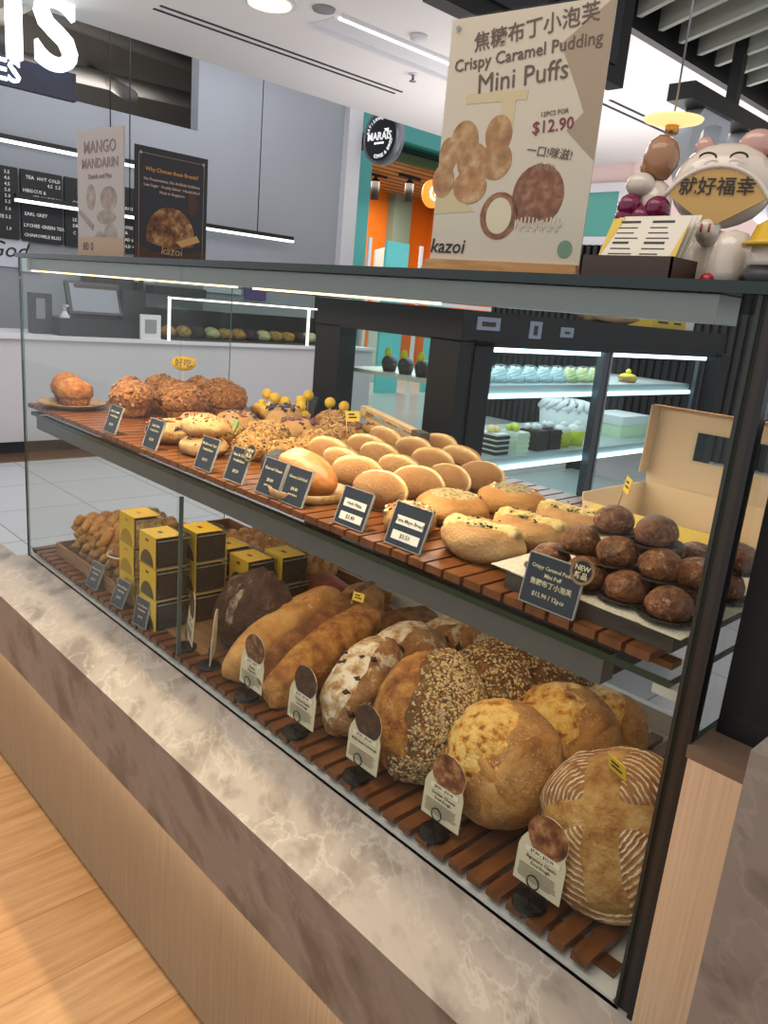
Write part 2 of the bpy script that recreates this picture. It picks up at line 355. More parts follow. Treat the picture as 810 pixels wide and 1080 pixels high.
# menu wall with the open ceiling void above it
struct(MB().box(-8.15, -8.0, -1.5, 3.8, 0, 3.02).build('wall_menu', M_grey))
struct(MB().box(-8.15, -8.0, 3.8, 5.8, 0, 4.6).build('wall_grey', M_grey))
struct(MB().box(-8.2, -7.9, 5.8, 6.02, 0, 4.6).build('trim_2', M_white))
struct(MB().box(-11.2, -11.0, -2, 6.0, 2.0, 5.2).box(-11.2, -6.4, -2, 6.0, 5.2, 5.3).box(-11.2, -8.15, 5.82, 5.95, 2.9, 5.3).build('wall_void', mat('void_concrete', '#6b6660', 0.9)))
pipes = MB()
for (a, b, r) in (((-9.6, -1, 3.5), (-9.6, 5.5, 3.7), 0.09), ((-9.0, 0.5, 4.2), (-9.0, 5.6, 4.2), 0.14), ((-8.5, 2.0, 3.5), (-10.8, 2.9, 3.5), 0.07), ((-8.5, 3.3, 3.3), (-10.9, 3.9, 4.0), 0.07), ((-10.4, -1, 4.6), (-10.4, 5.6, 4.3), 0.12)):
    pipes.tube([a, b], r, 10)
o = pipes.box(-9.3, -9.1, 0.5, 5.6, 4.35, 4.5).box(-10.9, -8.3, 2.2, 2.4, 3.9, 4.1).box(-9.9, -8.2, 2.4, 5.75, 4.32, 4.40).build('ceiling_services', mat('service_grey', '#6d6a66', 0.7)); struct(o)
# the teal fronted shop beyond with its orange walls
struct(MB().box(-9.5, -9.2, 7.1, 7.38, 0, 4.8).box(-9.5, -9.2, 7.38, 11.0, 3.83, 4.8).build('wall_teal', M_teal))
struct(MB().box(-9.38, -9.34, 7.38, 11.0, 3.55, 3.83).build('window_1', glass('teal_glass', '#b9e0da', 0.9)))
struct(MB().box(-12.6, -12.4, 6.0, 12.4, 0, 3.9).box(-12.6, -9.5, 12.0, 12.2, 0, 3.9).build('wall_orange', M_orange))
for k, (y0, y1, m_) in enumerate(((6.35, 6.75, M_teal), (8.0, 8.5, mat('bright_teal', '#5fc4c4', 0.5)), (9.1, 9.6, MATS['bright_teal']))):
    struct(MB().box(-9.45, -9.4, y0, y1, 0, 2.4).build('trim_%d' % (5+k), m_))
struct(MB().box(-9.42, -9.38, 7.4, 11, 1.48, 1.54).box(-9.42, -9.38, 7.4, 11, 1.02, 1.08).box(-9.42, -9.38, 7.6, 7.66, 0, 2.4).box(-9.42, -9.38, 8.75, 8.81, 0, 2.4).build('window_3', M_white))
struct(MB().box(-12.4, -12.2, 10.75, 11.25, 0, 3.9).build('trim_3', mat('sage_paint', '#7b9488', 0.6)))
slat = MB(); slat.box(-12.4, -9.5, 7.2, 12, 3.78, 3.85, 1)
for k in range(10): slat.box(-12.35+k*0.29, -12.18+k*0.29, 7.2, 12, 3.62, 3.76)
struct(slat.build('ceiling_slats', [wood('slat_wood', '#8a5f35', '#a47744', '#b98b55', (4, 0.5, 4)), M_black]))
# back wall of the hall on the right: dark ribbed cladding, a teal band above it
rib = MB(); rib.box(-7.2, 2.0, 8.06, 8.2, 0, 2.36)
for k in range(92): rib.box(-7.15+k*0.1, -7.095+k*0.1, 8.0, 8.06, 0, 2.36)
struct(rib.build('wall_ribbed', mat('dark_rib', '#121317', 0.6)))
struct(MB().box(-7.2, 2.0, 8.02, 8.1, 2.36, 2.46).box(-5.42, -5.28, 8.02, 8.1, 2.46, 3.08).box(-7.2, -5.42, 8.02, 8.1, 2.98, 3.08).build('trim_4', M_white))
struct(MB().box(-7.2, -5.42, 8.05, 8.1, 2.46, 2.98).build('window_2', mat('teal_pane', '#5fa79c', 0.15)))
struct(MB().box(-5.28, 2.0, 8.04, 8.2, 2.46, 3.3).box(-7.2, -5.28, 8.12, 8.2, 3.08, 3.3).build('wall_back', mat('pinkish_wall', '#ecd2ce', 0.7)))
o = MB().box(-4.30, -4.27, 5.6, 7.6, 3.294, 3.301).box(-4.18, -4.15, 5.6, 7.6, 3.294, 3.301).build('air_slot_diffuser', M_dark); tag(o, 'pair of dark air slots in the bright ceiling behind the amber pendant lamp', 'air vent')

# ---- ceiling fittings
o = MB().box(-5.70, -5.675, 2.15, 4.55, 3.294, 3.301).box(-5.80, -5.775, 2.15, 4.55, 3.294, 3.301).build('air_slot_diffuser', M_dark)
tag(o, 'long pair of dark air slots in the white ceiling above the grey wall', 'air vent')
t = thing('downlight', 'round yellowish downlight in the white ceiling, at the top edge of the photo', 'ceiling light', (-4.93, 2.55, 3.30))
MB().lathe([(0.15, -0.012), (0.17, -0.012), (0.175, 0.0)], 32).build('rim', M_white, t)
MB().lathe([(0.145, -0.02), (0.10, -0.028), (0.02, -0.03)], 32).build('diffuser', mat('yellow_lamp', '#fff3cf', 0.5, 0, '#ffe9b0', 2.2), t)
t = thing('linear_ceiling_light', 'long white linear light set in a ceiling trough beside the big puff poster', 'ceiling light', (-4.72, 3.75, 3.30))
MB().box(-0.03, 0.03, -0.75, 0.75, -0.012, 0).build('tube', M_led, t)
MB().box(-0.26, -0.04, -0.78, 0.9, -0.006, 0, 0).box(0.04, 0.07, -0.78, 0.9, -0.02, 0).box(-0.29, -0.26, -0.78, 0.9, -0.035, 0).build('trough', M_white, t)
o = MB().lathe([(0.075, -0.015), (0.08, 0.0)], 24).build('ceiling_speaker', mat('grille_grey', '#8c8c8c', 0.7)); o.location = (-4.70, 2.83, 3.30); tag(o, 'small round grey grille at the near end of the linear ceiling light', 'speaker')
o = MB().lathe([(0.02, -0.04), (0.06, -0.03), (0.065, 0.0)], 24).build('smoke_detector', M_white); o.location = (-4.5, 3.55, 3.30); tag(o, 'white round smoke detector on the ceiling right of the linear light', 'smoke detector')
t = thing('sprinkler', 'small metal sprinkler head hanging from the white ceiling', 'sprinkler', (-5.2, 4.2, 3.30))
MB().lathe([(0.035, -0.01), (0.04, 0)], 16).build('rose', M_white, t); MB().tube([(0, 0, 0), (0, 0, -0.05)], 0.012).lathe([(0.03, -0.06), (0.03, -0.055)], 12).build('head', M_steel, t)
# slatted baffle raft on the right
M_baf = mat('baffle_grey_green', '#b3b8ae', 0.7); bf = thing('slatted_ceiling_baffle', 'grey green slatted ceiling raft with a black rim, in the top right corner', 'ceiling baffle', (-2.44, 2.9, 2.9))
MB().box(0, 0.05, -1.6, 4.5, -0.06, 0.22).build('rim', M_black, bf)
MB().box(0.05, 3.4, -1.6, 4.5, 0.21, 0.22).build('backing', mat('baffle_back', '#2c2e2d', 0.9), bf)
for k in range(13): MB().box(0.0, 2.6, -0.015, 0.015, -0.02, 0.20).build('slat', M_baf, bf, (0.08, -1.25+k*0.22, 0.0), (0, 0, R(-26)))
for k in range(11): MB().box(0.0, 2.6, -0.015, 0.015, -0.02, 0.20).build('slat', M_baf, bf, (0.16+k*0.19, 1.55-k*0.09, 0.0), (0, 0, R(93)))

# hanging sign seen from behind: grey letters below a black beam
hs = thing('hanging_letter_sign', 'row of grey block letters hanging below a black beam, behind the figurines', 'sign', (-2.2, 3.15, 2.56))
MB().box(-0.04, 0.10, 0, 3.2, -0.03, 0.05).build('beam', M_black, hs)
MB().box(0.0, 0.06, 0.55, 0.60, 0.05, 0.75).build('hanger', M_black, hs)
for k, ch in enumerate('DRB'):
    me = text_data(ch, 0.62, 0.05, 'CENTER', 1, 0.015); me.transform(Matrix.Rotation(-PI/2, 4, 'Z') @ RX90); me.materials.append(mat('letter_grey', '#c0c5ca', 0.5))
    link('letter', me, hs, (0.02, 0.32 + k*0.52, -0.24))
o = MB().box(-0.02, 0.0, 0.05, 0.12, -0.12, -0.06).build('spotlight', M_lit, hs)
t = thing('pendant_lamp', 'pendant lamp with a flat glowing amber disc shade on a thin cord', 'pendant lamp', (-1.66, 2.2, 2.18))
MB().lathe([(0.03, -0.012), (0.07, -0.006), (0.108, 0.004), (0.112, 0.012), (0.06, 0.016), (0.02, 0.03)], 40).build('lamp_shade', mat('amber_shade', '#f3d79a', 0.4, 0, '#ffcf86', 1.1), t)
MB().lathe([(0.018, -0.045), (0.026, -0.04), (0.026, -0.008)], 20).build('lamp_holder', mat('brass', '#b98a4d', 0.3, 0.9), t)
MB().tube([(0, 0, 0.02), (0, 0, 1.1)], 0.004, 6).build('cord', M_steel, t)
t = thing('overhead_menu_screen', 'black overhead screen housing hanging behind the big puff poster', 'screen', (-1.60, 0.80, 2.18))
MB().box(-0.06, 0.0, 0, 0.92, 0, 0.55).build('housing', M_black, t)
for y in (0.1, 0.5): MB().box(0.0, 0.012, y, y+0.34, 0.05, 0.50).build('vent_panel', M_dark, t)
MB().box(-0.05, -0.01, 0.2, 0.26, 0.55, 1.12).build('hanger', M_dark, t); MB().box(-0.05, -0.01, 0.7, 0.76, 0.55, 1.12).build('hanger', M_dark, t)

# ================================================================ the cafe opposite
t = thing('cafe_counter', 'long white cafe counter with a dark plinth across the walkway', 'counter', (-6.4, 1.5, 0))
MB().box(-0.7, 0, -2.6, 3.6, 0.10, 0.91).build('body', mat('counter_white', '#c9c6cb', 0.4), t)
MB().box(-0.72, 0.03, -2.6, 3.62, 0.91, 0.94).build('worktop', M_white, t)
MB().box(-0.7, -0.03, -2.6, 3.6, 0.0, 0.10).build('plinth', mat('plinth_navy', '#20242f', 0.5), t)
t = thing('lit_shop_sign', 'navy sign board with large glowing white letters at the top left', 'sign', (-6.35, 1.82, 2.68))
MB().box(-0.06, 0.0, -2.6, 0.0, 0.0, 0.19).build('board', M_navy, t)
RZ90 = (0, 0, PI/2)
text('large_lettering', 'MARAIS', 0.68, M_lit, t, (0.05, -0.01, 0.385), 0.035, 'RIGHT', 0.014, RZ90, res=4, spacing=1.14)
text('small_lettering', 'PASTRIES', 0.20, M_lit, t, (0.02, -0.405, 0.085), 0.01, 'RIGHT', 0.003, RZ90)
MB().box(-0.05, -0.01, -2.5, 0.0, 0.75, 0.79).box(-0.05, -0.01, -0.30, -0.26, 0.79, 1.9).box(-0.05, -0.01, -1.5, -1.46, 0.79, 1.9).box(-0.05, -0.01, -0.62, -0.58, 0.19, 0.79).box(-0.05, -0.01, -1.3, -1.26, 0.19, 0.79).build('frame', M_dark, t)
mb_specs = [(-0.2, 1.93, 'leftmost black menu board, its right column of prices showing', [(1.86, 0, '3.5', 'R'), (1.86, 1, '4.0', 'R'), (1.86, 2, '4.5', 'R'), (1.86, 3, '5.0', 'R'), (1.86, 4, '5.0', 'R'), (1.86, 5, '5.5', 'R'), (1.86, 6.2, '5.0', 'R'), (1.86, 7.6, 'LATTE 5.5', 'R'), (1.86, 9.6, '1.0', 'R')]),
    (1.955, 2.335, 'black menu board of teas, hot and cold', [(2.0, 0.3, 'TEA', 'L'), (2.32, 0.3, 'HOT COLD', 'R'), (2.32, 1.3, '4.5  5.5', 'R'), (1.97, 2.6, 'HIBISCUS &', 'L'), (2.32, 3.6, 'STRAWBERRY', 'R'), (2.32, 4.6, 'CREAM', 'R'), (1.98, 6.6, 'EARL GREY', 'L'), (1.97, 8.6, 'LYCHEE GREEN TEA', 'L'), (1.97, 10.3, 'CHAMOMILE BLISS', 'L')]),
    (2.36, 2.78, 'black menu board mostly behind the mango poster', [(2.43, 3.4, 'CO', 'L'), (2.43, 6.5, 'LE', 'L'), (2.43, 7.6, 'DR', 'L'), (2.43, 8.9, 'C', 'L')]),
    (2.80, 3.25, 'black menu board of sets between the mango poster and the bread poster', [(2.98, 3.0, 'MARAIS', 'C'), (2.98, 4.2, 'SET', 'C'), (2.98, 6.6, 'COFFEE', 'C'), (2.98, 7.6, '&', 'C'), (3.0, 8.9, 'BREAD 6.00', 'C'), (3.0, 10.2, 'COLD +1', 'C')])]
for (y0, y1, lab, rows) in mb_specs:
    t = thing('menu_board', lab, 'menu', (-7.955, 0, 0), group='black menu boards on the cafe wall')
    MB().box(-0.03, 0.0, y0, y1, 1.70, 2.33).build('board', mat('menu_black', '#15171c', 0.5), t)
    for (y, r_, s_, al) in rows: text('lettering', s_, 0.042, M_txt, t, (0.004, y, 2.28-r_*0.051), 0.001, {'L': 'LEFT', 'R': 'RIGHT', 'C': 'CENTER'}[al], 0.0006, RZ90, res=1)
for (y0, y1, z, x, lab) in ((0.0, 3.3, 2.56, -7.9, 'upper linear light above the black menu boards'), (1.84, 4.95, 2.06, -7.75, 'lower linear light crossing in front of the menu boards')):
    t = thing('linear_light_bar', lab, 'light'); MB().box(x-0.05, x, y0, y1, z-0.035, z+0.03).build('housing', M_black, t); MB().box(x-0.045, x+0.004, y0, y1, z-0.036, z-0.012).build('tube', M_led, t)
    for y in (y0+0.35*(y1-y0), y1-0.5): MB().tube([(x-0.02, y, z+0.03), (x-0.02, y, 4.6)], 0.006, 5).build('hanging_wire', M_dark, t)
t = thing('wall_plaque', 'small pale plaque with dark script on the wall left of the display case', 'plaque', (-7.98, 1.70, 1.58))
MB().box(-0.02, 0, -0.5, 0.32, -0.13, 0.13).build('board', mat('plaque_white', '#cfd6e2', 0.5), t); text('lettering', 'God', 0.2, M_ink, t, (0.004, 0.12, 0.02), 0.001, rot=RZ90, shear=0.3)
t = thing('round_shop_sign', 'round black shop sign with white lettering and a grey rim on a wall bracket', 'sign', (-7.58, 6.02, 3.36))
MB().lathe([(0.0, -0.002), (0.262, -0.002)], 48, 0, RX90, cap=False).lathe([(0.262, -0.012), (0.29, -0.012), (0.295, 0.0), (0.295, -0.14), (0.28, -0.15), (0.0, -0.15)], 48, 1, RX90, cap=False).build('drum', [mat('sign_black', '#0e0f16', 0.4), mat('rim_grey', '#82858c', 0.35, 0.6)], t)
text('lettering', 'MARAIS', 0.125, mat('sign_white', '#f2f4f6', 0.5, 0, '#ffffff', 0.5), t, (0.0, -0.004, 0.01), 0.003, bold=0.0015); text('small_lettering', 'THE', 0.04, M_lit, t, (0.12, -0.004, 0.075), 0.002, bold=0.001); text('small_lettering', 'SINGAPORE', 0.032, M_lit, t, (0.0, -0.004, -0.065), 0.002)
for word, a0, a1, flip in (('ARTISANAL', 165, 80, 1), ('COFFEE & BAKES', 255, 350, -1)):
    arc = MB()
    for i, ch in enumerate(word):
        if ch == ' ': continue
        a = R(a0 + (a1-a0)*i/(len(word)-1)); me = text_data(ch, 0.058, 0.002, 'CENTER', 1, 0.0005)
        Mx = Matrix.Translation((0.215*math.cos(a), -0.004, 0.215*math.sin(a))) @ Matrix.Rotation(-(a - PI/2*flip), 4, 'Y') @ RX90
        arc.add([Mx @ v.co for v in me.vertices], [tuple(p.vertices) for p in me.polygons]); bpy.data.meshes.remove(me)
    arc.build('curved_lettering', MATS['sign_white'], t)
MB().box(-0.40, -0.29, 0.02, 0.08, -0.03, 0.03).box(-0.42, -0.39, 0.0, 0.10, -0.10, 0.10).build('bracket', M_black, t)
t = thing('round_letter_sign', 'glowing orange disc sign with a white letter, by the teal shop front', 'sign', (-9.20, 8.66, 3.18))
MB().lathe([(0.20, 0), (0.21, 0.02), (0.21, 0.07), (0.0, 0.075)], 36, 0, Matrix.Rotation(PI/2, 4, 'Y')).build('disc', mat('orange_glow', '#ff9a3c', 0.5, 0, '#ff8a2c', 1.0), t); text('lettering', 'G', 0.30, M_lit, t, (0.08, 0, 0), 0.004, bold=0.006, rot=RZ90)
MB().box(-0.02, 0.02, 0.19, 0.85, -0.015, 0.015).build('bracket', M_black, t)
for (x, y, z, lab) in ((-10.4, 9.35, 3.62, 'rightmost black spotlight under the slatted shop ceiling'), (-10.9, 9.0, 3.62, 'middle black spotlight under the slatted shop ceiling')):
    t = thing('track_spotlight', lab, 'spotlight', (x, y, z), group='spotlights in the orange shop')
    MB().lathe([(0.07, -0.42), (0.075, -0.1), (0.05, -0.08)], 16).build('barrel', M_black, t); MB().box(-0.03, 0.03, -0.25, 0.25, -0.04, 0.0).box(-0.02, 0.02, -0.02, 0.02, -0.1, -0.03).build('track', M_black, t)
t = thing('bulb_spotlight', 'black spotlight with a bright bulb under the slatted shop ceiling', 'spotlight', (-11.3, 8.55, 3.62))
MB().lathe([(0.06, -0.32), (0.065, -0.1), (0.04, -0.02)], 16).build('barrel', M_black, t); MB().ball((0, 0, -0.37), 0.09, 2).build('bulb', mat('bulb_glow', '#fff6dc', 0.5, 0, '#fff0cc', 6), t)
t = thing('floor_post', 'tall thin black post standing inside the orange shop', 'post', (-11.0, 8.9, 0)); MB().box(-0.04, 0.04, -0.04, 0.04, 0.02, 2.9).build('post', M_black, t); MB().lathe([(0.2, 0), (0.2, 0.02)], 20).build('base', M_black, t)
t = thing('notice_panel', 'pale grey panel leaning inside the orange shop', 'panel', (-10.8, 9.3, 0)); MB().prism([(-0.25, 0), (0.25, 0), (0.25, 2.5), (-0.25, 2.35)], 0.04, Matrix.Rotation(PI/2, 4, 'Z')).build('panel', mat('panel_grey', '#c3bfbd', 0.6), t)

# till on the cafe counter
t = thing('point_of_sale_terminal', 'black till with a tilted screen on the white cafe counter', 'till', (-6.68, 2.12, 0.94))
MB().box(-0.2, 0.22, -0.42, 0.42, 0, 0.14).build('cash_drawer', M_black, t); Mx = Matrix.Translation((0.0, 0.0, 0.15)) @ Matrix.Rotation(R(-20), 4, 'Y')
MB().box(-0.02, 0.02, -0.25, 0.22, 0.02, 0.30, 0, Mx).box(0.02, 0.024, -0.22, 0.19, 0.04, 0.28, 1, Mx).build('screen', [M_black, mat('screen_grey', '#7d8595', 0.3)], t)
MB().box(-0.14, -0.06, -0.18, 0.2, 0.14, 0.42).build('stand', mat('stand_brown', '#51443a', 0.5), t); MB().box(-0.10, 0.0, 0.22, 0.44, 0.14, 0.40).build('printer', M_dark, t)
t = thing('card_terminal', 'dark card reader standing left of the till', 'card reader', (-6.65, 1.64, 0.94)); MB().box(-0.05, 0.05, -0.10, 0.06, 0, 0.32).build('body', M_dark, t); MB().box(0.05, 0.06, -0.07, 0.0, 0.12, 0.28).build('display', M_steel, t)
t = thing('sanitiser_bottle', 'pale pump bottle beside the till', 'bottle', (-6.6, 1.80, 0.94)); MB().lathe([(0.035, 0), (0.04, 0.01), (0.04, 0.15), (0.015, 0.19)], 16).build('body', M_white, t); MB().lathe([(0.012, 0.19), (0.012, 0.23)], 10).box(-0.01, 0.06, -0.01, 0.01, 0.23, 0.245).build('pump', M_white, t)
t = thing('acrylic_card_stand', 'white framed code card stand on the cafe counter beside the pastry cabinet', 'stand', (-6.45, 2.50, 0.94)); MB().box(-0.01, 0.01, -0.11, 0.08, 0, 0.21).build('panel', M_white, t); MB().box(0.01, 0.012, -0.07, 0.04, 0.05, 0.17).build('print', mat('print_grey', '#8d8f92', 0.6), t); MB().box(-0.05, 0.05, -0.11, 0.08, 0, 0.006).build('foot', M_white, t)
t = thing('storage_cabinet', 'dark storage cabinet behind the till', 'cabinet', (-7.75, 2.3, 0)); MB().box(-0.2, 0.1, 0.2, 0.62, 0.02, 1.50).build('body', M_dark, t); MB().box(0.1, 0.115, 0.22, 0.40, 0.05, 1.48).build('door', M_dark, t); MB().box(0.1, 0.115, 0.42, 0.60, 0.05, 1.48).build('door', M_dark, t)
t = thing('coffee_machine', 'steel coffee machine on a back bench behind the pastry cabinet', 'coffee machine', (-7.7, 3.3, 0)); MB().box(-0.2, 0.15, -0.35, 0.35, 1.0, 1.42).build('body', M_steel, t); MB().box(0.15, 0.30, -0.3, 0.3, 1.32, 1.40).box(0.15, 0.30, -0.3, 0.3, 1.0, 1.04).build('brew_head', M_dark, t)
t = thing('back_bench', 'dark back bench under the coffee machine', 'bench', (-7.7, 3.4, 0)); MB().box(-0.25, 0.25, -0.45, 1.5, 0.96, 1.0).build('worktop', M_dark, t); MB().box(-0.25, 0.2, -0.45, 1.5, 0, 0.96).build('body', mat('bench_brown', '#3f342c', 0.6), t)
for y_, z_, w_, h_, lab in ((1.92, 1.42, 0.20, 0.14, 'small white notice on the cafe wall above the card reader'), (2.55, 1.36, 0.75, 0.22, 'wide pale notice on the cafe wall behind the till'), (3.9, 1.38, 0.5, 0.24, 'pale blue notice on the cafe wall above the pastry cabinet'), (4.45, 1.34, 0.3, 0.2, 'purple notice on the cafe wall above the pastry cabinet')):
    o = MB().box(-7.985, -7.97, y_, y_+w_, z_, z_+h_).build('wall_notice', mat('notice_purple', '#5b4a86', 0.5) if 'purple' in lab else mat('notice_pale', '#c6d2da', 0.5)); tag(o, lab, 'notice')
t = thing('pastry_cabinet', 'glass pastry cabinet with lit edges on the white cafe counter', 'display cabinet', (-6.48, 2.64, 0.94))
MB().box(-0.5, 0.05, 0, 2.1, 0, 0.015).box(-0.5, 0.05, 0, 2.1, 0.5, 0.51).box(-0.5, -0.47, 0, 0.03, 0.015, 0.5).box(-0.5, -0.47, 2.07, 2.1, 0.015, 0.5).box(-0.5, -0.49, 0.03, 2.07, 0.015, 0.26).build('frame', mat('cabinet_dark', '#3a3532', 0.5), t)
MB().box(0.04, 0.05, 0.0, 2.1, 0.015, 0.5).build('glass_front', glass('cabinet_glass', '#eef5f2'), t)
MB().box(0.05, 0.07, 0.0, 2.1, 0.36, 0.375).box(0.05, 0.07, 0.0, 0.018, 0.0, 0.375).box(0.05, 0.07, 1.55, 1.57, 0.0, 0.36).build('light_strip', mat('cabinet_led', '#ffffff', 0.5, 0, '#f4f0d8', 2.0), t)
pb = bread('cafe_pastry', [(0.3, '#7a4a1c'), (0.5, '#b9843f'), (0.7, '#dbb36e')], 25)
pc = bread('cafe_chocolate', [(0.3, '#2a1a12'), (0.6, '#4b3223')], 25); pg = bread('cafe_cream_pastry', [(0.3, '#b79b62'), (0.6, '#e6d8a8')], 25)
for k in range(13):
    s_ = Surf((0.095, 0.08, 0.062), 300+k, 0.2); kind = (pb, pb, pc, pg)[k % 4]
    o = loaf_mesh(s_, 2).build('pastry', kind); o.location = (-6.62, 2.75+k*0.148, 1.0); rest(o, 0.957)
    tag(o, 'small %s in the cafe pastry cabinet, %s from its left end' % (('golden pastry', 'golden pastry', 'dark chocolate pastry', 'pale cream pastry')[k % 4], ('first', 'second', 'third', 'fourth', 'fifth', 'sixth', 'seventh', 'eighth', 'ninth', 'tenth', 'eleventh', 'twelfth', 'thirteenth')[k]), 'pastry', 'pastries in the cafe cabinet')

# ================================================================ cake chiller behind the case
M_ch = mat('chiller_black', '#0e0e10', 0.5, spec=0.25); M_chg = glass('chiller_glass', '#f4faf9', 0.6)
ck = thing('cake_chiller', 'tall black cake chiller with sliding glass doors behind the bread case', 'display fridge', (-1.4, 0.8, 0))
fr = MB()
for (x, y) in ((-0.62, 0), (-0.11, 0), (-0.62, 1.58), (-0.08, 1.58)): fr.box(x, x+0.11 if x > -0.3 else x+0.12, y, y+0.07, 0.0, 1.33)
fr.box(-0.62, 0, 0, 1.65, 1.325, 1.41).box(-0.62, 0, 0, 1.65, 0, 0.62).build('cabinet', M_ch, ck)
MB().box(-0.005, 0.006, 0.06, 1.60, 1.315, 1.335).box(-0.005, 0.006, 0.06, 0.14, 0.62, 1.33).build('door_frame', M_ch, ck)
for (y0, y1, x) in ((0.12, 0.80, -0.02), (0.78, 1.58, -0.05)):
    d = MB().box(x, x+0.006, y0, y1, 0.64, 1.32).build('sliding_door', M_chg, ck); MB().box(x+0.012, x+0.016, y1-0.012, y1-0.002, 0.64, 1.32).build('edge_strip', M_steel, d); MB().box(x-0.004, x+0.012, y1-0.05, y1, 0.64, 1.32).build('stile', mat('stile_grey', '#4b4e52', 0.3, 0.7), d); MB().box(x-0.004, x+0.012, y0, y0+0.025, 0.64, 1.32).build('stile', MATS['stile_grey'], d)
MB().box(-0.50, -0.11, 0.03, 0.036, 0.62, 1.325).build('end_glass', M_chg, ck)
MB().box(-0.615, -0.609, 0.07, 1.58, 0.62, 1.325).build('customer_glass', M_chg, ck)
M_shelfg = mat('shelf_frost', '#c9dcda', 0.2); M_cold = mat('cold_led', '#ffffff', 0.4, 0, '#cdeeff', 4.0)
for (z, lab) in ((1.185, 0), (0.955, 1), (0.72, 2)):
    MB().box(-0.58, -0.08, 0.10, 1.57, z, z+0.012).box(-0.085, -0.08, 0.10, 1.57, z-0.03, z).build('shelf', mat('shelf_grey', '#a9b4b6', 0.3, 0.1), ck)
    MB().box(-0.078, -0.070, 0.10, 1.57, z-0.026, z-0.014).build('light_strip', M_cold, ck)
MB().box(-0.06, -0.03, 0.10, 1.57, 1.30, 1.318).build('light_strip', M_cold, ck)
for (y, w, h, z) in ((0.06, 0.10, 0.035, 1.36), (0.30, 0.06, 0.05, 1.345), (0.46, 0.07, 0.03, 1.355)): MB().box(0, 0.002, y, y+w, z, z+h).box(0.002, 0.0025, y+0.02, y+w-0.02, z+0.01, z+h-0.012, 1).build('sticker', [mat('sticker_pale', '#8793a8', 0.5), M_ink], ck)
M_dome = glass('dome_plastic', '#eef8fa', 1.4, 0.05); M_cream = mat('cream_icing', '#d9dfe2', 0.5); M_lime = mat('lime_cup', '#c9d52e', 0.4); M_choc = mat('chocolate_sponge', '#2b1c18', 0.6); M_mint = mat('mint_cream', '#cfe6c4', 0.5); M_yel = mat('yellow_flag', '#dfc926', 0.5)
ordn = ('first', 'second', 'third', 'fourth', 'fifth', 'sixth', 'seventh', 'eighth', 'ninth', 'tenth')
for k in range(9):
    t = thing('domed_cake', 'white iced cake under a clear dome on the upper chiller shelf, %s from the left' % ordn[k], 'cake', (-1.56, 1.11+k*0.08, 1.197), group='domed cakes in the chiller')
    mb_ = MB()
    for j in range(5):
        a = j*1.3; mb_.tube([(0.028*math.cos(a+i*0.7)*(1-i/9), 0.028*math.sin(a+i*0.7)*(1-i/9), 0.008+i*0.006) for i in range(7)], 0.009, 6)
    mb_.lathe([(0.03, 0), (0.03, 0.02)], 16).build('icing', M_cream if k < 6 else mat('cream_yellow', '#e6dca0', 0.5), t); MB().lathe([(0.036, 0.0), (0.036, 0.02), (0.03, 0.042), (0.016, 0.054), (0.001, 0.057)], 20, cap=False).build('dome', M_dome, t)
t = thing('swirl_cake', 'white swirled cream ring cake behind the lime cups on the lower chiller shelf', 'cake', (-1.74, 1.87, 0.967)); s_ = MB().lathe([(0.09, 0), (0.10, 0.10), (0.085, 0.10)], 24)
for k in range(14):
    a = 2*PI*k/14; s_.tube([(0.10*math.cos(a), 0.10*math.sin(a), 0.10), (0.085*math.cos(a+0.25), 0.085*math.sin(a+0.25), 0.125), (0.05*math.cos(a+0.4), 0.05*math.sin(a+0.4), 0.13)], 0.012, 6)
s_.build('icing', M_cream, t)
def slice_(y, lab, a, b, top):
    t = thing('cake_slice', lab, 'cake', (-1.55, y, 0.967), group='desserts on the lower chiller shelf'); m_ = MB()
    for j in range(4): m_.box(-0.04, 0.04, -0.033, 0.033, j*0.017, j*0.017+0.011, 0).box(-0.038, 0.038, -0.031, 0.031, j*0.017+0.011, j*0.017+0.017, 1)
    m_.build('layers', [a, b], t); w = MB()
    for j in range(5): w.ball((rnd.uniform(-0.02, 0.02), rnd.uniform(-0.02, 0.02), 0.075+rnd.random()*0.008), 0.014, 1)
    w.build('topping', top, t)
slice_(1.19, 'layered chocolate and cream cake slice, leftmost on the lower chiller shelf', M_choc, M_cream, mat('custard', '#e3cf8a', 0.5))
slice_(1.30, 'pale green layered cake slice on the lower chiller shelf', M_mint, M_cream, mat('lime_leaf', '#b9c94a', 0.5))
slice_(1.41, 'dark chocolate cake slice with white cream, beside the pale green slice in the chiller', M_choc, M_choc, M_cream); slice_(1.49, 'dark chocolate cake slice with white cream, beside the lime yellow cups in the chiller', M_choc, M_choc, M_cream)
for y, lab in ((1.58, 'lime yellow dessert cup beside the dark cake slice'), (1.67, 'lime yellow dessert cup under the swirled cake, beside the chiller door stile')):
    t = thing('dessert_cup', lab, 'dessert', (-1.55, y, 0.967), group='lime cups in the chiller'); MB().lathe([(0.030, 0), (0.037, 0.055), (0.035, 0.055)], 20).build('cup', M_lime, t); MB().ball((0, 0, 0.055), (0.034, 0.034, 0.025), 2).ball((0.005, 0, 0.075), 0.016, 2).build('cream', M_cream, t)
t = thing('cake_box', 'white cake box on the lower chiller shelf behind the right door', 'box', (-1.66, 2.15, 0.967)); MB().box(-0.08, 0.08, -0.1, 0.12, 0, 0.07).build('tray', M_mint, t); MB().box(-0.083, 0.083, -0.103, 0.123, 0.05, 0.085).build('lid', M_cream, t)
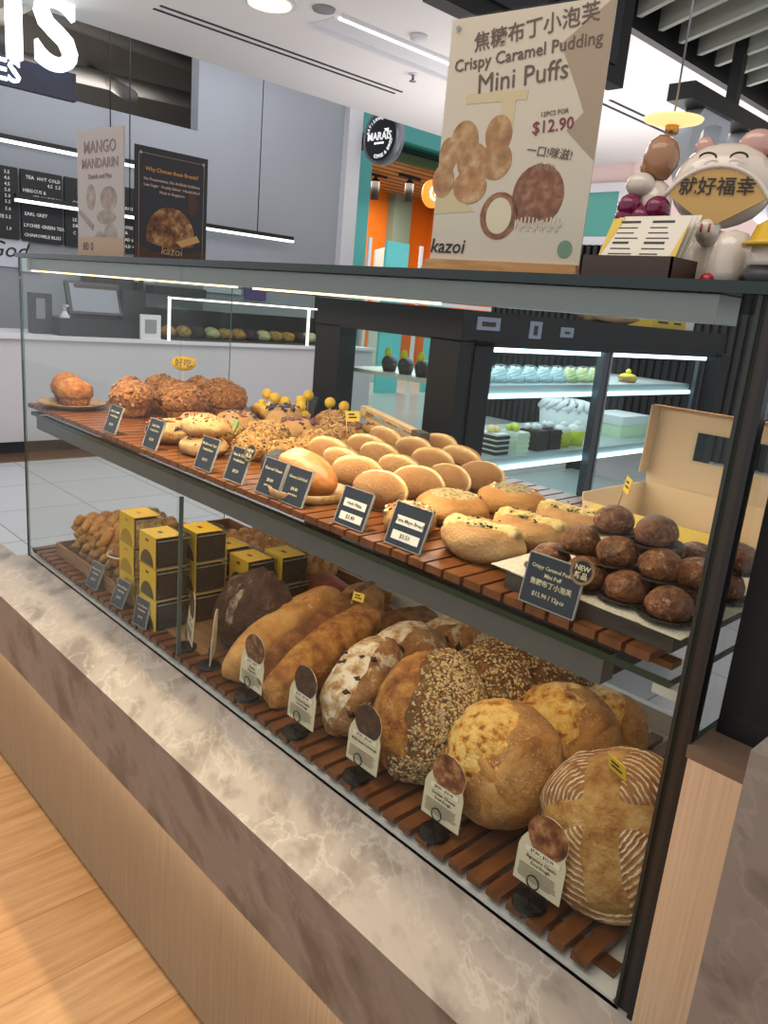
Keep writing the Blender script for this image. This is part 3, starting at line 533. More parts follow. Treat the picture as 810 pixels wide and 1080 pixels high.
t = thing('fruit_tart', 'yellow topped tart on the upper chiller shelf behind the right door', 'tart', (-1.55, 1.98, 1.197)); MB().lathe([(0.03, 0), (0.04, 0.02), (0.036, 0.02)], 16).build('crust', pb, t); MB().ball((0, 0, 0.022), (0.033, 0.033, 0.012), 2).ball((0.0, 0, 0.04), 0.012, 1).build('filling', M_yel, t)
for k in range(5):
    t = thing('flagged_cupcake', 'dark cupcake with a lime flag at the chiller end, %s from the left' % ordn[k], 'cake', (-1.83+k*0.075, 0.96, 1.197), group='flagged cupcakes in the chiller')
    MB().lathe([(0.020, 0), (0.028, 0.03), (0.027, 0.03)], 14).build('cup', M_choc, t); MB().ball((0, 0, 0.033), (0.026, 0.026, 0.02), 2).build('topping', M_dark, t); MB().lathe([(0.016, -0.0005), (0.016, 0.0005)], 12, 0, Matrix.Translation((0, -0.012, 0.06)) @ RX90).build('flag', M_lime, t)
t = thing('paper_bag', 'crumpled brown paper bag lying on top of the cake chiller', 'bag', (-1.55, 1.75, 1.41)); s_ = Surf((0.10, 0.13, 0.05), 44, 0.4, 2.0, 0.1, 5); o = loaf_mesh(s_, 3).build('bag', mat('bag_paper', '#a88a64', 0.8), t); o.location.z = 0.035
t = thing('yellow_carton', 'long yellow carton with dark print on top of the cake chiller', 'box', (-1.50, 2.18, 1.41)); MB().box(-0.1, 0.0, -0.17, 0.17, 0, 0.045).build('carton', mat('carton_yellow', '#d8b83a', 0.5), t); MB().box(0, 0.001, 0.10, 0.17, 0.003, 0.043).build('label', M_cream, t); MB().box(0.0, 0.0006, -0.13, -0.05, 0.018, 0.026).box(0.0, 0.0006, 0.0, 0.06, 0.018, 0.026).build('print', M_ink, t)

# ================================================================ the bread case
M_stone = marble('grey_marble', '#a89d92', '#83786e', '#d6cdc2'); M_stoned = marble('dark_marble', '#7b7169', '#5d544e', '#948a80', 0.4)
M_panel = wood('ash_panel', '#86725a', '#917d64', '#9c886f', (60, 60, 1.2), 0.45, 4, 2, 0.03); M_light = wood('pale_ash', '#c4a27e', '#cfae8b', '#d7b897', (70, 70, 1.0), 0.5, 4, 2, 0.03)
ct = thing('bread_counter', 'long low counter with a marble ledge and ash wood front carrying the glass bread case', 'counter', (-1.35, 0, 0))
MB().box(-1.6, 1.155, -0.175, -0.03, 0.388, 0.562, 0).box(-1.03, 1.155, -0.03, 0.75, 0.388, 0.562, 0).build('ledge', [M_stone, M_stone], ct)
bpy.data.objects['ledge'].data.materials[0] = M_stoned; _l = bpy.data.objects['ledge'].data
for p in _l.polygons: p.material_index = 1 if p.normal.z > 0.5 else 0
MB().box(-1.58, 1.155, -0.155, -0.04, 0.015, 0.388).box(-1.02, 1.155, -0.04, 0.73, 0.015, 0.388).build('front_panel', M_panel, ct)
MB().box(-1.57, 1.155, -0.148, -0.05, 0, 0.015).box(-1.01, 1.155, -0.05, 0.72, 0, 0.015).build('plinth', M_dark, ct)
XL, XR, ZT = -2.37, -0.325, 1.443
M_case = glass('case_glass', '#fafcfb', 0.9); M_edge = mat('glass_edge', '#1f4038', 0.1); M_edge2 = mat('glass_edge_dark', '#10211f', 0.1)
cs = thing('glass_bread_case', 'long glass bread display case with a dark top and a middle shelf', 'display case', (0, 0, 0.562))
z = 0.562; E6 = [0, 0, 1, 1, 1, 1]
def pane(name, x0, x1, y0, y1, z0, z1, faces): return MB().box(x0, x1, y0, y1, z0-z, z1-z, faces).build(name, [M_case, M_edge], cs)
pane('front_pane', XL, -1.4605, 0.0, 0.006, z, ZT, [1, 1, 0, 0, 0, 1]); pane('front_pane', -1.4595, -0.32, 0.0, 0.006, z, ZT, [1, 1, 0, 1, 0, 0])
pane('end_pane', XL, XL+0.006, 0.007, 0.70, z, ZT, [1, 1, 1, 0, 1, 0]); pane('end_pane', -0.305, -0.299, 0.012, 0.70, 0.956, ZT, [1, 1, 1, 0, 1, 0])
MB().box(XL-0.008, -0.27, -0.006, 0.70, ZT-z, ZT+0.012-z, [0, 1, 1, 1, 1, 1]).build('top_plate', [glass('top_glass', '#5e6b68', 0.8), M_edge2], cs)
MB().box(-0.327, -0.306, 0.0065, 0.036, 0, ZT-z).build('corner_post', mat('post_bronze', '#3a3631', 0.34, 0.5), cs); MB().box(-0.306, -0.299, 0.0, 0.0115, 0, ZT-z).build('post_gasket', M_black, cs); MB().box(-0.325, -0.307, 0.66, 0.70, 0, ZT-z).build('rear_post', M_black, cs)
MB().box(XL+0.01, -0.372, 0.02, 0.075, 1.412-z, ZT-0.001-z).build('lamp_channel', mat('channel_grey', '#7f827f', 0.28, 0.75), cs)
for x0, x1 in ((XL+0.03, -1.30), (-1.24, -0.775)): MB().box(x0, x1, 0.024, 0.032, 1.4085-z, 1.412-z).build('lamp_tube', M_warmled, cs)
MB().box(XL+0.03, -0.340, 0.012, 0.68, 1.003-z, 1.013-z, [0, 0, 1, 1, 1, 1]).build('glass_shelf', [M_case, mat('shelf_edge_green', '#0f3228', 0.08)], cs)
MB().box(XL+0.05, -0.43, 0.02, 0.05, 0.965-z, 1.002-z).box(XL+0.05, -0.43, 0.62, 0.66, 0.965-z, 1.002-z).build('shelf_rail', mat('rail_grey', '#5b6264', 0.4, 0.5), cs)
MB().box(-0.36, -0.31, 0.012, 0.03, 0.99-z, 1.002-z).build('shelf_bracket', mat('bracket_white', '#b8b4a8', 0.5), cs)
MB().box(-1.4625, -1.4585, 0.008, 0.017, 0.026, 0.402).build('shelf_support', mat('support_glass', '#3c5450', 0.15), cs); MB().box(XL+0.007, -0.33, 0.007, 0.72, 0, 0.003).build('deck', mat('deck_white', '#d6d0c6', 0.4), cs)
MB().box(XL+0.3, -0.35, 0.70, 0.72, 0.003, 0.05).build('back_upstand', mat('upstand_white', '#cfd1d2', 0.5), cs)
M_slat = wood('slat_varnish', '#552f17', '#6c3e1f', '#7f4e2a', (1, 0.12, 1), 0.28, 45, 3, 0.05)
for nm, zz, y0, y1, x0, x1, lab in (('slatted_tray', 0.565, 0.009, 0.65, XL+0.010, -0.335, 'reddish brown wooden slatted tray on the floor of the bread case'), ('slatted_tray', 1.013, 0.011, 0.66, XL+0.008, -0.340, 'reddish brown wooden slatted tray on the glass shelf of the bread case')):
    o = MB(); n = int((x1-x0)/0.037)
    wd = 0.0265 if zz < 0.8 else 0.031
    for k in range(n):
        x = x0 + 0.037*k; o.box(x, x+wd, y0+rnd.uniform(0, 0.002), y1-rnd.uniform(0, 0.003), zz+0.010, zz+0.022)
    for y in (y0+0.04, (y0+y1)/2, y1-0.05): o.box(x0, x1-0.012, y-0.012, y+0.012, zz, zz+0.008)
    tag(o.build(nm, M_slat), lab, 'tray')
# pay counter on the right
t = thing('pay_counter', 'pale ash pay counter with a marble side block at the right of the bread case', 'counter', (-0.30, 0, 0))
MB().box(0.003, 0.11, -0.004, 0.70, 0.563, 0.940).box(0.11, 0.9, -0.003, 0.70, 0, 0.940).build('body', M_light, t); MB().box(0.0, 0.9, -0.004, 0.70, 0.940, 0.955).build('worktop', mat('worktop_brown', '#6d5847', 0.4), t)
MB().box(0.113, 0.9, -0.17, -0.006, 0.0, 1.068, 0).build('marble_block', M_stoned, t)
t = thing('till_screen', 'black till screen back standing on the pay counter', 'screen', (-0.272, 0.12, 0.955))
MB().box(-0.022, 0.25, -0.065, -0.03, 0.03, 0.36).build('housing', mat('till_black', '#050506', 0.6), t); MB().box(0.05, 0.15, -0.06, 0.06, 0, 0.012).box(0.08, 0.12, -0.03, 0.01, 0.01, 0.2).box(-0.022, 0.25, -0.065, -0.03, 0.0, 0.03).build('stand', M_black, t)

# ================================================================ breads on the lower tray
ZL, ZU = 0.587, 1.035
B_gold = bread('golden_crust', [(0.26, '#623312'), (0.42, '#9a6128'), (0.58, '#bd8442'), (0.78, '#d3a566')], 24, detail=8, fleck='#dcc08a', fleck_amt=0.62, bump=0.8)
B_pale = bread('pale_floury_crust', [(0.28, '#80501f'), (0.46, '#b17a3a'), (0.62, '#c69452'), (0.8, '#d6ac70')], 16, detail=8, fleck='#dcc596', fleck_amt=0.60, fleck_scale=22, bump=0.55)
B_dark = bread('dark_cocoa_crust', [(0.3, '#21110b'), (0.5, '#3f2418'), (0.7, '#5d3b29')], 26, detail=8, fleck='#8c7661', fleck_amt=0.60, fleck_scale=26, bump=1.0)
B_orange = bread('open_orange_crust', [(0.27, '#5e300f'), (0.42, '#965920'), (0.56, '#bb8038'), (0.68, '#cf9c55'), (0.82, '#e0bd84')], 30, detail=9, bump=1.0, bscale=150)
B_ear = bread('baked_ear_crust', [(0.28, '#3f200b'), (0.48, '#774318'), (0.72, '#a56d30')], 34, detail=8, bump=1.0)
B_flour = bread('flour_dusted_crust', [(0.28, '#5c3418'), (0.48, '#946134'), (0.7, '#b38652'), (0.85, '#c9a878')], 24, detail=8, fleck='#d3c2a2', fleck_amt=0.55, fleck_scale=32, bump=0.8)
B_flourw = bread('heavy_flour_patch', [(0.36, '#96683c'), (0.46, '#bf9c6e'), (0.56, '#dccdb0'), (0.75, '#e6dcc6')], 38, bump=0.5)
B_seed = bread('seeded_base_crust', [(0.3, '#452811'), (0.55, '#774f26'), (0.75, '#a07a45')], 40, bump=1.0)
B_cheese = bread('baked_cheese', [(0.32, '#6e3410'), (0.39, '#b06a22'), (0.45, '#dda043'), (0.54, '#edc26c'), (0.78, '#f2d798')], 48, detail=7, bump=1.0, rough=0.38, bscale=110)
B_boule = bread('semolina_crust', [(0.28, '#7a4a1e'), (0.48, '#b27c40'), (0.7, '#cb9d5e')], 20, detail=8, fleck='#e2cc9c', fleck_amt=0.57, fleck_scale=240, bump=0.8)
M_oat = mat('oat_flake', '#cbaf7c', 0.7); M_oat2 = mat('toasted_oat', '#94693a', 0.7); M_pump = mat('pumpkin_seed', '#5f6238', 0.6); M_flax = mat('dark_seed', '#4d3420', 0.6); M_sun = mat('sunflower_seed', '#a99a80', 0.6)
SEEDS = [M_oat, M_oat2, M_pump, M_flax, M_sun]; SZ = [(0.0042, 0.0030, 0.0010), (0.004, 0.003, 0.0012), (0.0058, 0.0032, 0.0014), (0.0026, 0.0018, 0.001), (0.0045, 0.0024, 0.0013)]; SW = [46, 26, 3, 13, 12]
B_cross = bread('split_cross_crust', [(0.27, '#7a481b'), (0.42, '#ad763a'), (0.56, '#c69652'), (0.75, '#d9b47a')], 36, detail=9, bump=1.0, bscale=160)
def ringcrust():
    m = bpy.data.materials.new('ring_floured_crust'); m.use_nodes = True; t, N, L, b = nt(m); tc, mp = coords(N, L, False)
    n1 = node(N, 'ShaderNodeTexNoise', Scale=24.0, Detail=6); L.new(mp.outputs[0], n1.inputs['Vector'])
    r = ramp(N, [(0.3, '#6a3d18'), (0.5, '#946030'), (0.7, '#ad7d48')]); L.new(n1.outputs['Fac'], r.inputs[0])
    w = node(N, 'ShaderNodeTexWave', wave_type='RINGS', rings_direction='Z', Scale=42.0, Distortion=2.4); w.inputs['Detail'].default_value = 3; w.inputs['Detail Scale'].default_value = 2.5; L.new(mp.outputs[0], w.inputs['Vector'])
    r2 = ramp(N, [(0.62, '#000000'), (0.80, '#ffffff')]); L.new(w.outputs['Fac'], r2.inputs[0])
    n2 = node(N, 'ShaderNodeTexNoise', Scale=70.0, Detail=5); L.new(mp.outputs[0], n2.inputs['Vector'])
    r3 = ramp(N, [(0.34, '#000000'), (0.56, '#ffffff')]); L.new(n2.outputs['Fac'], r3.inputs[0])
    mu = node(N, 'ShaderNodeMath', operation='MULTIPLY'); L.new(r2.outputs[0], mu.inputs[0]); L.new(r3.outputs[0], mu.inputs[1])
    mx = node(N, 'ShaderNodeMix', data_type='RGBA'); mx.inputs['B'].default_value = lin('#dcc9a6'); L.new(mu.outputs[0], mx.inputs['Factor']); L.new(r.outputs[0], mx.inputs['A']); L.new(mx.outputs['Result'], b.inputs['Base Color'])
    bp = node(N, 'ShaderNodeBump', Strength=0.5, Distance=0.003); L.new(w.outputs['Fac'], bp.inputs['Height']); L.new(bp.outputs[0], b.inputs['Normal']); b.inputs['Roughness'].default_value = 0.7; return m
B_ring = ringcrust()
def bread_obj(name, label, cat, surf, sub, m, loc, rot, z=None, group=None, sink=0.002):
    o = loaf_mesh(surf, sub).build(name, m); o.location = loc; o.rotation_euler = [R(a) for a in rot]; tag(o, label, cat, group)
    if z is not None: rest(o, z, sink)
    return o
def flag_pick(label, loc, rz=0, s=1.0, tilt=15):
    t = thing('flag_pick', label, 'food pick', loc, (R(-tilt), 0, rz)); t.scale = (s, s, s)
    MB().tube([(0, 0, -0.02), (0, 0, 0.03)], 0.0011, 6).build('stick', mat('pick_wood', '#c9a869', 0.6), t)
    MB().box(0, 0.030, -0.0006, 0.0006, 0.008, 0.028).build('flag', mat('flag_yellow', '#e0be3c', 0.5), t)
    MB().box(0.005, 0.024, -0.0008, -0.0006, 0.014, 0.017).box(0.005, 0.019, -0.0008, -0.0006, 0.020, 0.023).build('print', M_ink, t); return t
# dark cocoa boule leaning by the yellow boxes
sf = Surf((0.098, 0.098, 0.062), 3, 0.14, 2.2, 0.05, 6)
o = bread_obj('cocoa_sourdough', 'dark brown round sourdough standing on edge beside the stacked yellow boxes', 'bread', sf, 5, B_dark, (-1.415, 0.18, 0), (58, 0, 16), ZL)
shell('flour_patch', sf, 5, lambda d: (0.16 - abs(d.x + 0.15 + 0.3*noise.noise(d*2.5)))*1.4 if d.z > 0.2 and abs(d.y) < 0.5 else -0.1, 0.003, bread('cocoa_flour', [(0.4, '#5a4334'), (0.55, '#93826e'), (0.7, '#b0a18c')], 60, bump=0.6), o)
shell('score_ridge', sf, 5, lambda d: (0.10 - abs(d.x - 0.35*d.y + 0.35))*2 if d.z > 0.1 else -0.1, 0.008, B_dark, o); shell('score_ridge', sf, 5, lambda d: (0.10 - abs(d.x + 0.2*d.y - 0.42))*2 if d.z > 0.1 else -0.1, 0.008, B_dark, o)
# the two long loaves
sf = Surf((0.058, 0.19, 0.056), 5, 0.07, 1.6, 0.012, 6, ex=0.9)
o = bread_obj('long_batard', 'smooth pale golden long loaf beside the dark brown round sourdough', 'bread', sf, 5, B_pale, (-1.315, 0.205, 0), (15, 0, 10), ZL)
shell('blister', sf, 5, lambda d: 0.06 - (d - Vector((0.05, 0.35, 0.93))).length if True else 0, 0.002, mat('blister_red', '#a9562a', 0.5), o)
sf = Surf((0.054, 0.185, 0.055), 8, 0.09, 1.7, 0.02, 7, ex=0.9)
o = bread_obj('eared_batard', 'golden long loaf with a raised dark ear along its side and a yellow flag', 'bread', sf, 5, B_orange, (-1.180, 0.21, 0), (15, 0, 10), ZL)
sf2 = Surf((0.056, 0.185, 0.055), 8, 0.09, 1.7, 0.02, 7, ex=0.9)
shell('crust_ear', sf2, 5, lambda d: min(0.30 - abs(d.x + 0.62), d.z - 0.15)*1.2, 0.024, B_ear, o, 0.15)
flag_pick('small yellow flag stuck in the top of the golden long loaf with the dark ear', (-1.225, 0.32, 0.735), R(15))
for nm, lab, r_, sd, m_, loc, rot in (('rustic_loaf', 'brown rustic loaf end at the back behind the pale long loaf', (0.06, 0.085, 0.05), 12, B_gold, (-1.40, 0.515), (8, 10, 20)), ('rustic_loaf', 'dull brown rustic loaf at the back behind the eared golden loaf', (0.065, 0.085, 0.045), 14, B_ear, (-1.235, 0.53), (6, 0, -25)),
        ('rustic_loaf', 'low dark crusted loaf at the back, in front of the dull brown rustic loaf', (0.05, 0.05, 0.032), 16, B_dark, (-1.195, 0.44), (0, 0, 10)), ('red_loaf', 'dark red crusted loaf at the back between the boxes and the long loaves', (0.08, 0.06, 0.05), 17, bread('red_crust', [(0.3, '#5e1c14'), (0.55, '#8f3a26'), (0.75, '#a8543a')], 28), (-1.53, 0.50), (0, 0, 10))):
    o = bread_obj(nm, lab, 'bread', Surf((*r_,), sd, 0.10, 1.8, 0.03, 6), 4, m_, (*loc, 0), rot, ZL)
    if nm == 'rustic_loaf': shell('score_ridge', Surf((*r_,), sd, 0.10, 1.8, 0.03, 6), 4, lambda d: (0.16 - abs(d.x + 0.1))*1.5 if d.z > 0.2 else -0.1, 0.008, B_ear, o)
# floury walnut loaves
def walnut(label, loc, rot, r_, sd, sub=5):
    sf = Surf(r_, sd, 0.09, 1.7, 0.03, 6); o = bread_obj('walnut_loaf', label, 'bread', sf, sub, B_flour, loc, rot, ZL)
    shell('flour_patch', sf, sub, lambda d: (d.z*0.5 - d.x*0.75 - 0.25 + 0.35*noise.noise(d*3)), 0.002, B_flourw, o)
    bits('walnut_pieces', sf, 9, lambda d: d.z - 0.1, [(0.012, 0.009, 0.006)], [mat('walnut', '#2c1a12', 0.6)], o, sd, stuff=False); return o
walnut('flour dusted walnut loaf at the front, left of the seeded loaves', (-1.000, 0.165, 0), (30, 0, 14), (0.070, 0.115, 0.068), 21)
walnut('flour dusted walnut loaf behind the front one, its round end to the glass', (-1.045, 0.325, 0), (24, 0, -14), (0.085, 0.10, 0.075), 24)
walnut('dark flour streaked walnut loaf at the back behind the seeded loaves', (-1.04, 0.50, 0), (14, 0, -50), (0.075, 0.12, 0.070), 27)
# seeded loaves leaning on one another
def seeded(label, loc, rot, r_, sd, n, crust, sub=5):
    sf = Surf(r_, sd, 0.07, 1.8, 0.02, 6); o = bread_obj('seeded_loaf', label, 'bread', sf, sub, B_seed, loc, rot, ZL)
    cm = lambda d: (0.42 - abs(d.x*0.75 + d.y*0.15 + 0.52 + 0.10*noise.noise(d*4))) * (1 if d.z > -0.1 else 0) - (0 if d.y > -0.75 else 0.3)
    if crust: shell('open_crust', sf, sub, cm, 0.007, B_orange, o, 0.5, 7)
    bits('seed_topping', sf, n, (lambda d: -cm(d) + 0.02) if crust else (lambda d: 1), SZ, SEEDS, o, sd, SW); return o
seeded('seeded loaf with a bare orange crust split, at the front of the seeded row', (-0.820, 0.165, 0), (50, -6, 14), (0.100, 0.125, 0.072), 31, 4200, True)
seeded('oat and seed covered loaf, second from the glass in the seeded row', (-0.800, 0.285, 0), (52, -4, 8), (0.098, 0.122, 0.068), 34, 4200, False)
seeded('oat and seed covered loaf, third from the glass in the seeded row', (-0.775, 0.395, 0), (55, -4, 6), (0.098, 0.118, 0.066), 36, 3800, False)
seeded('small darker seeded loaf at the back end of the seeded row', (-0.755, 0.50, 0), (35, 0, 0), (0.072, 0.072, 0.060), 38, 2200, False, 4)
# cheese boules
def cheese(label, loc, rot, r_, sd, sub=5):
    sf = Surf(r_, sd, 0.06, 1.7, 0.015, 6); o = bread_obj('cheese_sourdough', label, 'bread', sf, sub, B_boule, loc, rot, ZL)
    fl = lambda d: (0.66 - (Vector((d.x*0.95 + 0.25, d.y*0.85 - 0.15)).length) + 0.18*noise.noise(d*3.2 + Vector((sd, 0, 0)))) if d.z > 0 else -0.2
    shell('cheese_topping', sf, sub, fl, 0.007, B_cheese, o, 0.6, 9)
    shell('scored_lip', sf, sub, lambda d: (0.10 - abs(d.y*0.8 + d.x*0.5 + 0.12) ) * (1.2 if d.z > 0.1 and d.x > 0.0 else 0) - 0.02, 0.009, B_pale, o); shell('scored_lip', sf, sub, lambda d: (0.09 - abs(d.x*0.9 - d.y*0.35 - 0.55)) * (1.2 if d.z > 0.0 else 0) - 0.02, 0.007, B_pale, o); return o
cheese('big cheese topped round sourdough at the front of the lower tray', (-0.650, 0.163, 0), (48, -14, 0), (0.106, 0.106, 0.082), 41)
cheese('cheese topped round sourdough leaning behind the front cheese loaf', (-0.635, 0.315, 0), (46, -8, 10), (0.105, 0.105, 0.072), 43)
cheese('cheese topped round sourdough at the back, last of the three', (-0.625, 0.44, 0), (44, 0, 0), (0.085, 0.085, 0.06), 45, 4)
# the cross scored ringed boules
def classic(label, loc, rot, r_, sd, sub=5):
    sf = Surf(r_, sd, 0.05, 1.7, 0.012, 6); o = bread_obj('ringed_sourdough', label, 'bread', sf, sub, B_cross, loc, rot, ZL)
    c, s_ = math.cos(R(24)), math.sin(R(24))
    cross = lambda d: (0.215 + 0.07*noise.noise(d*3) - min(abs(d.x*c + d.y*s_), abs(-d.x*s_ + d.y*c)*1.15 + 0.05)) if d.z > 0.12 else -0.2
    shell('flour_ringed_lobe', sf, sub, lambda d: (-cross(d) - 0.015)*1.5 if d.z > 0.12 else 0.5, 0.010, B_ring, o, 0.1, 5); return o
classic('round sourdough with white flour rings and a deep cross score, beside the right hand post', (-0.434, 0.158, 0), (48, -4, 0), (0.115, 0.115, 0.082), 51)
flag_pick('small yellow flag stuck in the ringed cross scored sourdough', (-0.460, 0.155, 0.770), R(-20), 1.25, -15)

# label stands with bread shaped cards in front of the loaves
M_card = mat('cream_card', '#cdbf9f', 0.7)
def label_stand(label, x, y, rz, lines_, tone, sd, s=1.0):
    t = thing('label_stand', label, 'label', (x, y, ZL), (0, 0, R(rz))); t.scale = (s*1.12,)*3
    MB().lathe([(0.0, 0), (0.021, 0), (0.023, 0.003), (0.022, 0.008), (0.012, 0.009), (0.0, 0.0092)], 32, smooth=False).build('base', mat('stand_black', '#0d0d0d', 0.25), t)
    ring = [(0.0, 0, 0.011), (0.0, 0, 0.024)] + [(0.009*math.sin(a), 0, 0.034-0.0095*math.cos(a)) for a in [2*PI*k/16 for k in range(17)]]
    MB().tube(ring, 0.0011, 6).build('wire_ring', M_black, t)
    tl = Matrix.Translation((0.002, 0.006, 0.020)) @ Matrix.Rotation(R(-3), 4, 'X'); r_ = random.Random(sd)
    out = [(-0.036, 0), (0.036, 0), (0.036, 0.052), (0.032, 0.064)] + [(0.004+0.030*math.cos(a), 0.0775+0.0295*math.sin(a)) for a in [R(d) for d in range(-10, 191, 20)]] + [(-0.033, 0.060), (-0.036, 0.050)]
    MB().prism(out, 0.0014, tl).build('card', M_card, t)
    ph = [(0.004 + (0.029+0.002*r_.random())*math.cos(a), 0.0790 + (0.0275+0.0015*r_.random())*math.sin(a)) for a in [2*PI*k/26 for k in range(26)]]
    MB().prism(ph, 0.0006, tl @ Matrix.Translation((0, -0.0007, 0))).build('photo', tone, t)
    MB().prism([(-0.024, 0.0475), (0.028, 0.0475), (0.028, 0.0555), (-0.024, 0.0555)], 0.0005, tl @ Matrix.Translation((0, -0.0013, 0))).build('price_tab', mat('tab_cream', '#e0d5ba', 0.7), t)
    mb = MB()
    lines(mb, -0.031, 0.031, 0.0275, 8, 0.0026, 0.0009, 0, r_); [setattr(mb, 'v', [tuple(tl @ Vector((v[0], v[1]-0.0002, v[2]))) for v in mb.v])]
    mb.build('small_print', mat('print_brown', '#6b5a45', 0.7), t)
    for (s_, z_, sz) in lines_:
        me = text_data(s_, sz, 0.0001, 'CENTER', 1, 0.0001, 0, 1); me.transform(tl @ Matrix.Translation((0.001, -0.0018 if z_ > 0.046 else -0.0003, z_)) @ RX90); me.materials.append(M_ink); link('lettering', me, t)
P_brown = bread('photo_brown', [(0.3, '#2e1a10'), (0.5, '#5d3a22'), (0.7, '#9c7650')], 70, bump=0.0); P_dark = bread('photo_dark', [(0.3, '#1f130d'), (0.55, '#432a1c'), (0.75, '#6a4a33')], 70, bump=0.0); P_red = bread('photo_red', [(0.3, '#3a1a10'), (0.5, '#7d4420'), (0.7, '#b98c5c')], 60, bump=0.0)
for k, (x, y, rz, ls, tn, lab) in enumerate(((-1.484, 0.045, -22, [('$6.90 - $12.50', 0.0515, 0.006), ('Cocoa Sourdough', 0.040, 0.0068)], P_dark, 'cream label on a black stand by the yellow boxes, leftmost of the row'), (-1.374, 0.040, -40, [('$6.90 - $12.50', 0.0515, 0.006), ('Dark Chocolate', 0.040, 0.0068)], P_dark, 'cream label on a black stand turned edge on, in front of the dark brown sourdough'),
        (-1.212, 0.032, 0, [('$4.90 - $8.90', 0.0515, 0.006), ('Rustic', 0.0405, 0.0075), ('Baguette', 0.0335, 0.0075)], P_brown, 'cream label on a black stand in front of the pale long loaf'), (-1.042, 0.032, 0, [('$6.90 - $11.90', 0.0515, 0.006), ('Walnut Raisin', 0.0405, 0.007), ('Sourdough', 0.0335, 0.007)], P_dark, 'cream label with a ragged dark photo, in front of the eared long loaf'),
        (-0.864, 0.032, 0, [('$7.30 - $12.90', 0.0515, 0.006), ('Multi-Grain Sourdough', 0.040, 0.0062)], P_dark, 'cream label on a black stand in front of the orange crusted seeded loaf'), (-0.674, 0.032, 0, [('$8.50 - $15.90', 0.0515, 0.006), ('Golden Cheese', 0.0405, 0.0072), ('Sourdough', 0.0335, 0.0072)], P_red, 'cream label on a black stand in front of the big cheese topped loaf'), (-0.485, 0.032, 0, [('$7.30 - $12.90', 0.0515, 0.006), ('Signature Classic', 0.0405, 0.0068), ('Sourdough', 0.0335, 0.0068)], P_red, 'cream label on a black stand in front of the ringed sourdough, rightmost of the row'))):
    label_stand(lab, x, y, rz, ls, tn, 60+k)

# braided twists in a wooden tray at the far left
B_twist = bread('twist_crust', [(0.28, '#7d4a1c'), (0.48, '#b37c3c'), (0.68, '#d2a466')], 40, detail=7, bump=0.8, zstops=[(0.0, '#8f5c2c'), (0.5, '#c79656'), (1.0, '#b47c3e')], zmix=0.35)
def twist_mesh(Ln, r, turns, seed):
    mb = MB()
    for ph in (0, PI):
        pts = [(r*0.62*math.cos(ph+turns*2*PI*i/48), Ln*(i/48-0.5), r*0.62*math.sin(ph+turns*2*PI*i/48)) for i in range(49)]
        mb.tube(pts, r*0.78, 9, taper=lambda u: 0.55+0.45*min(1, 6*u, 6*(1-u)))
    return mb
tw = None; lay_n = ('bottom', 'middle', 'top')
def put_twist(x, y, z, lab, grp, rz):
    global tw
    if tw is None:
        tw = twist_mesh(0.27, 0.024, 3.4, 0).build('braided_twist', B_twist); tw.location = (x, y, z); tw.rotation_euler = (0, 0, R(rz)); tag(tw, lab, 'bread', grp)
    else: clone(tw, lab, (x, y, z), (0, R(rnd.uniform(0, 360)), R(rz)), 1, grp)
for l in range(3):
    for k in range(5 - (l == 2)):
        put_twist(-2.225 + 0.056*k + (0.028 if l % 2 else 0), 0.215+0.01*rnd.random(), ZL+0.030+0.034*l, 'braided twist in the %s layer of the left tray, %s from left' % (lay_n[l], ordn[k]), 'braided twists in the left tray', rnd.uniform(-4, 4))
for l in range(3):
    for k in range(5):
        put_twist(-1.885 + 0.060*k + (0.028 if l % 2 else 0), 0.46+0.01*rnd.random(), ZL+0.030+0.034*l, 'braided twist in the %s layer behind the yellow boxes, %s from left' % (lay_n[l], ordn[k]), 'braided twists behind the boxes', rnd.uniform(-4, 4))
M_traywood = wood('tray_wood', '#6e4a2a', '#86603a', '#9a744a', (0.2, 3, 3), 0.5)
t = thing('wooden_tray', 'low brown wooden tray holding the braided twists', 'tray', (-2.27, 0.055, ZL)); MB().box(0, 0.84, 0, 0.60, 0, 0.004).build('bottom', M_traywood, t); MB().box(0, 0.40, -0.006, 0.0, 0, 0.036).box(-0.006, 0, 0, 0.60, 0, 0.036).box(0, 0.84, 0.60, 0.606, 0, 0.036).build('rim', M_traywood, t)
